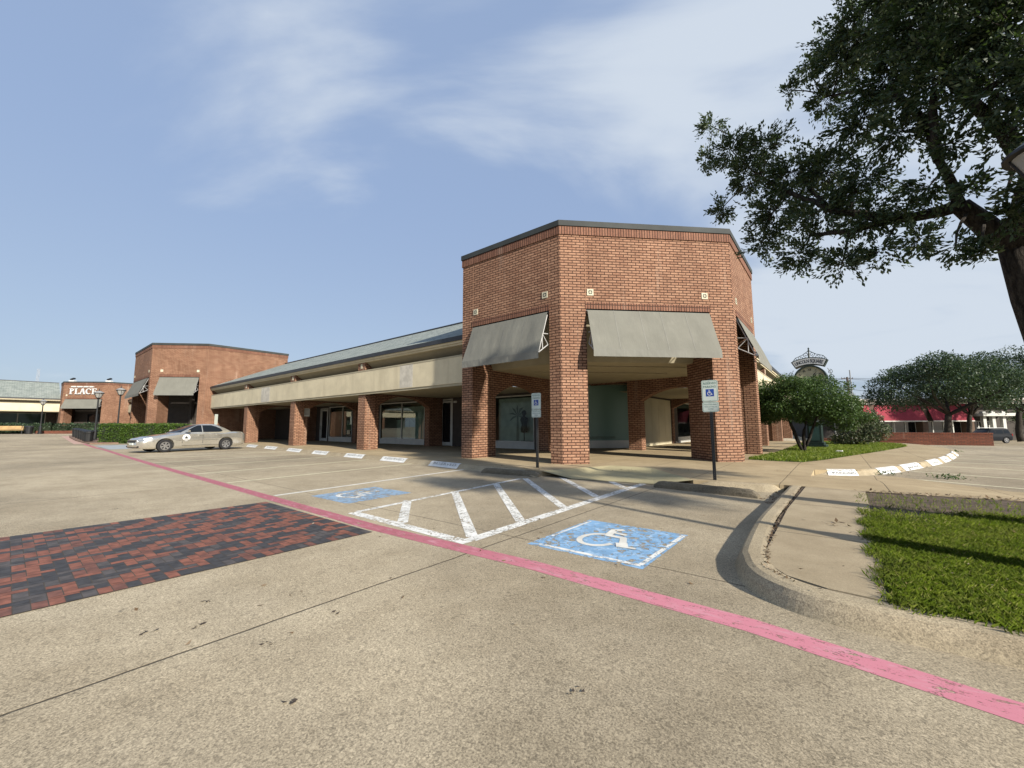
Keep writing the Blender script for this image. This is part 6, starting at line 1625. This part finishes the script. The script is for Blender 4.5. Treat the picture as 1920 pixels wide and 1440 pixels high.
brick_wall('low_brick_wall', 'lower brick step wall at the end of the lawn, left of the long low wall', (-1.2, 33.9), (3.3, 34.25), .3, -.1, .36)

# ------------------------------------------------------------------ the red awning shop across the right lot
def red_shop():
    o, e = bearing(1520, 57), bearing(1960, 55.5)
    F = Frame(o, (e[0] - o[0], e[1] - o[1]), (-(e[1] - o[1]), e[0] - o[0])); zb = -1.0
    sc = 57 / 754.74
    S_ = lambda p: (p - 1520) * sc * .985
    t = thing('shop_building', 'low shop with big red awnings behind the long low brick wall', 'building', F.p(12, 3, zb))
    L = S_(1960)
    m = MB(); F.box(m, 0, L, 1.0, 9, zb, 4.1); m.build('wall', MT['store'], t)
    m = MB(); F.box(m, -.5, L, -.35, 9.3, 4.22, 4.62); m.build('roof_band', plain('roof_band_brown', (.24, .20, .17), .8), t)
    m = MB(); F.box(m, -.5, L, -.42, -.3, 4.60, 4.82); F.box(m, -.3, L, -.30, -.1, 4.08, 4.24); m.build('fascia_trim', plain('pale_trim', (.60, .57, .53), .7), t)
    for a, b in ((1560, 1624), (1632.5, 1717.5), (1728, 1800)):
        m = MB(); a_, b_ = S_(a), S_(b)
        m.quad(F.p(a_, .0, 4.05), F.p(b_, .0, 4.05), F.p(b_, -.9, 1.78), F.p(a_, -.9, 1.78)); m.quad(F.p(a_, -.9, 1.78), F.p(b_, -.9, 1.78), F.p(b_, -.3, 1.78), F.p(a_, -.3, 1.78))
        aw = m.build('awning', MT['red_awning'], t, recalc=False); m = MB(); F.box(m, a_, b_, -.93, -.85, 1.64, 1.78); m.build('awning_trim', MT['white'], aw)
    for p in (1628, 1722.5, 1804):
        m = MB(); F.box(m, S_(p) - .36, S_(p) + .36, -.15, 1.2, zb, 4.08); m.build('pillar', plain('brown_pillar', (.13, .085, .06), .9), t)
    for a, b in ((1570, 1622), (1634, 1675), (1679, 1718), (1729, 1768), (1770, 1800), (1812, 1850)):
        a_, b_ = S_(a), S_(b); mid = (a_ + b_) / 2
        m = MB()
        for s in (a_, mid, b_): F.box(m, s - .07, s + .07, .9, 1.02, zb, 1.7)
        F.box(m, a_, b_, .9, 1.03, zb, .02); F.box(m, a_, b_, .9, 1.03, 1.6, 1.72); w = m.build('window', MT['white'], t)
        m = MB(); m.quad(F.p(a_, .96, 0), F.p(b_, .96, 0), F.p(b_, .96, 1.66), F.p(a_, .96, 1.66)); m.build('pane', MT['glass_dark'], w, recalc=False)
    m = MB(); F.box(m, S_(1676), S_(1678.5), .8, 1.05, zb, 1.7); m.build('post', MT['white'], t)
    for p in (1822, 1838, 1856): 
        m = MB(); F.box(m, S_(p) - .2, S_(p) + .2, -.6, -.2, zb, 3.0); m.build('porch_column', MT['white'], t)
    m = MB(); F.box(m, S_(1812), S_(1872), -1.2, 1.0, 2.35, 2.75); m.build('porch_canopy', MT['white'], t)
    m = MB(); F.box(m, S_(1612), S_(1640), 4, 6, 4.6, 5.3); m.build('rooftop_unit', plain('unit_grey', (.45, .46, .47), .7), t)
red_shop()

# ------------------------------------------------------------------ utility poles and mast
def pole(px_, depth, H, r, label, arms, mat, lean=0):
    x, y = bearing(px_, depth); t = thing('utility_pole', label, 'utility pole', (x, y, -1.0), group='utility poles'); m = MB()
    m.tube([(x + lean, y, -1.0), (x, y, -1 + H)], [r, r * .75], 8); m.build('shaft', mat, t)
    m = MB()
    for z, w in arms:
        p = Vector((x, y, z)); q = Vector((r0.x, r0.y, 0)) * w; m.tube([p - q, p + q], .09, 5)
        for k in (-1, -.5, .5, 1): c = p + q * k; m.tube([c, c + Vector((0, 0, .35))], .06, 5)
    if arms: m.build('crossarm', mat, t)
    return t
gw_ = plain('weathered_pole', (.10, .08, .07), .9)
pole(1592.5, 88, 12.7, .26, 'dark wooden utility pole with a bushy top behind the red awning shop', [(11.3, 1.2), (8.9, .9)], gw_, .5)
pole(1598.5, 86, 14.0, .14, 'slim pale steel pole beside the wooden utility pole', [(7.6, .7)], plain('steel_pole', (.26, .27, .28), .6), .25)
m = MB()
for k, z in enumerate((11.5, 11.35, 9.1, 7.8)):
    for a, b in (((1380, 92), (1592.5, 88)), ((1592.5, 88), (1800, 84))):
        A, B = bearing(*a), bearing(*b); pts = [(A[0] + (B[0] - A[0]) * i / 10, A[1] + (B[1] - A[1]) * i / 10, z - 1.1 * (1 - (2 * i / 10 - 1) ** 2) * (.4 + .25 * k)) for i in range(11)]
        m.tube(pts, .035, 4, cap=False)
tag(m.build('power_line', MT['gutter']), 'thin power lines strung from the wooden utility pole', 'power line')
x, y = bearing(64, 150); t = thing('radio_mast', 'faint thin lattice mast on the skyline above the far left roof', 'mast', (x, y, 0)); m = MB()
for k in range(3):
    a = 2 * math.pi * k / 3; m.tube([(x + .7 * math.cos(a), y + .7 * math.sin(a), 0), (x + .3 * math.cos(a), y + .3 * math.sin(a), 23.5)], .05, 4)
for z in range(1, 23): a = z * 2.1; m.tube([(x + .6 * math.cos(a), y + .6 * math.sin(a), z), (x - .5 * math.cos(a), y - .5 * math.sin(a), z + 1)], .03, 4)
m.build('lattice', plain('galvanised', (.42, .44, .47), .6), t)
# crumpled paper on the lawn
p = thing('paper_scrap', 'small white scrap of paper lying on the lawn island', 'litter', (.05, 20.35, .14)); m = MB(); m.hexa([(-.12, 20.3, .17), (.12, 20.26, .16), (.16, 20.45, .20), (-.08, 20.5, .18), (-.08, 20.33, .21), (.10, 20.3, .22), (.12, 20.42, .24), (-.05, 20.46, .23)]); m.build('paper', MT['white_paint'], p)
# low weeds in the right lot
for (x, y, n_, lb) in ((1.9, 13.4, 90, 'low weeds sprouting in the near crack of the right lot'), (.85, 13.5, 60, 'weeds under the second painted kerb label on the right'), (3.9, 26.5, 120, 'weeds on the far kerb bend of the right lot')):
    c = np.column_stack([x + rng.normal(size=n_) * .16, y + rng.normal(size=n_) * .10, .02 + rng.uniform(0, .06, n_)]); tag(leaf_object('weeds', c, .06, MT['leaf_small']), lb, 'weeds', kind='stuff')
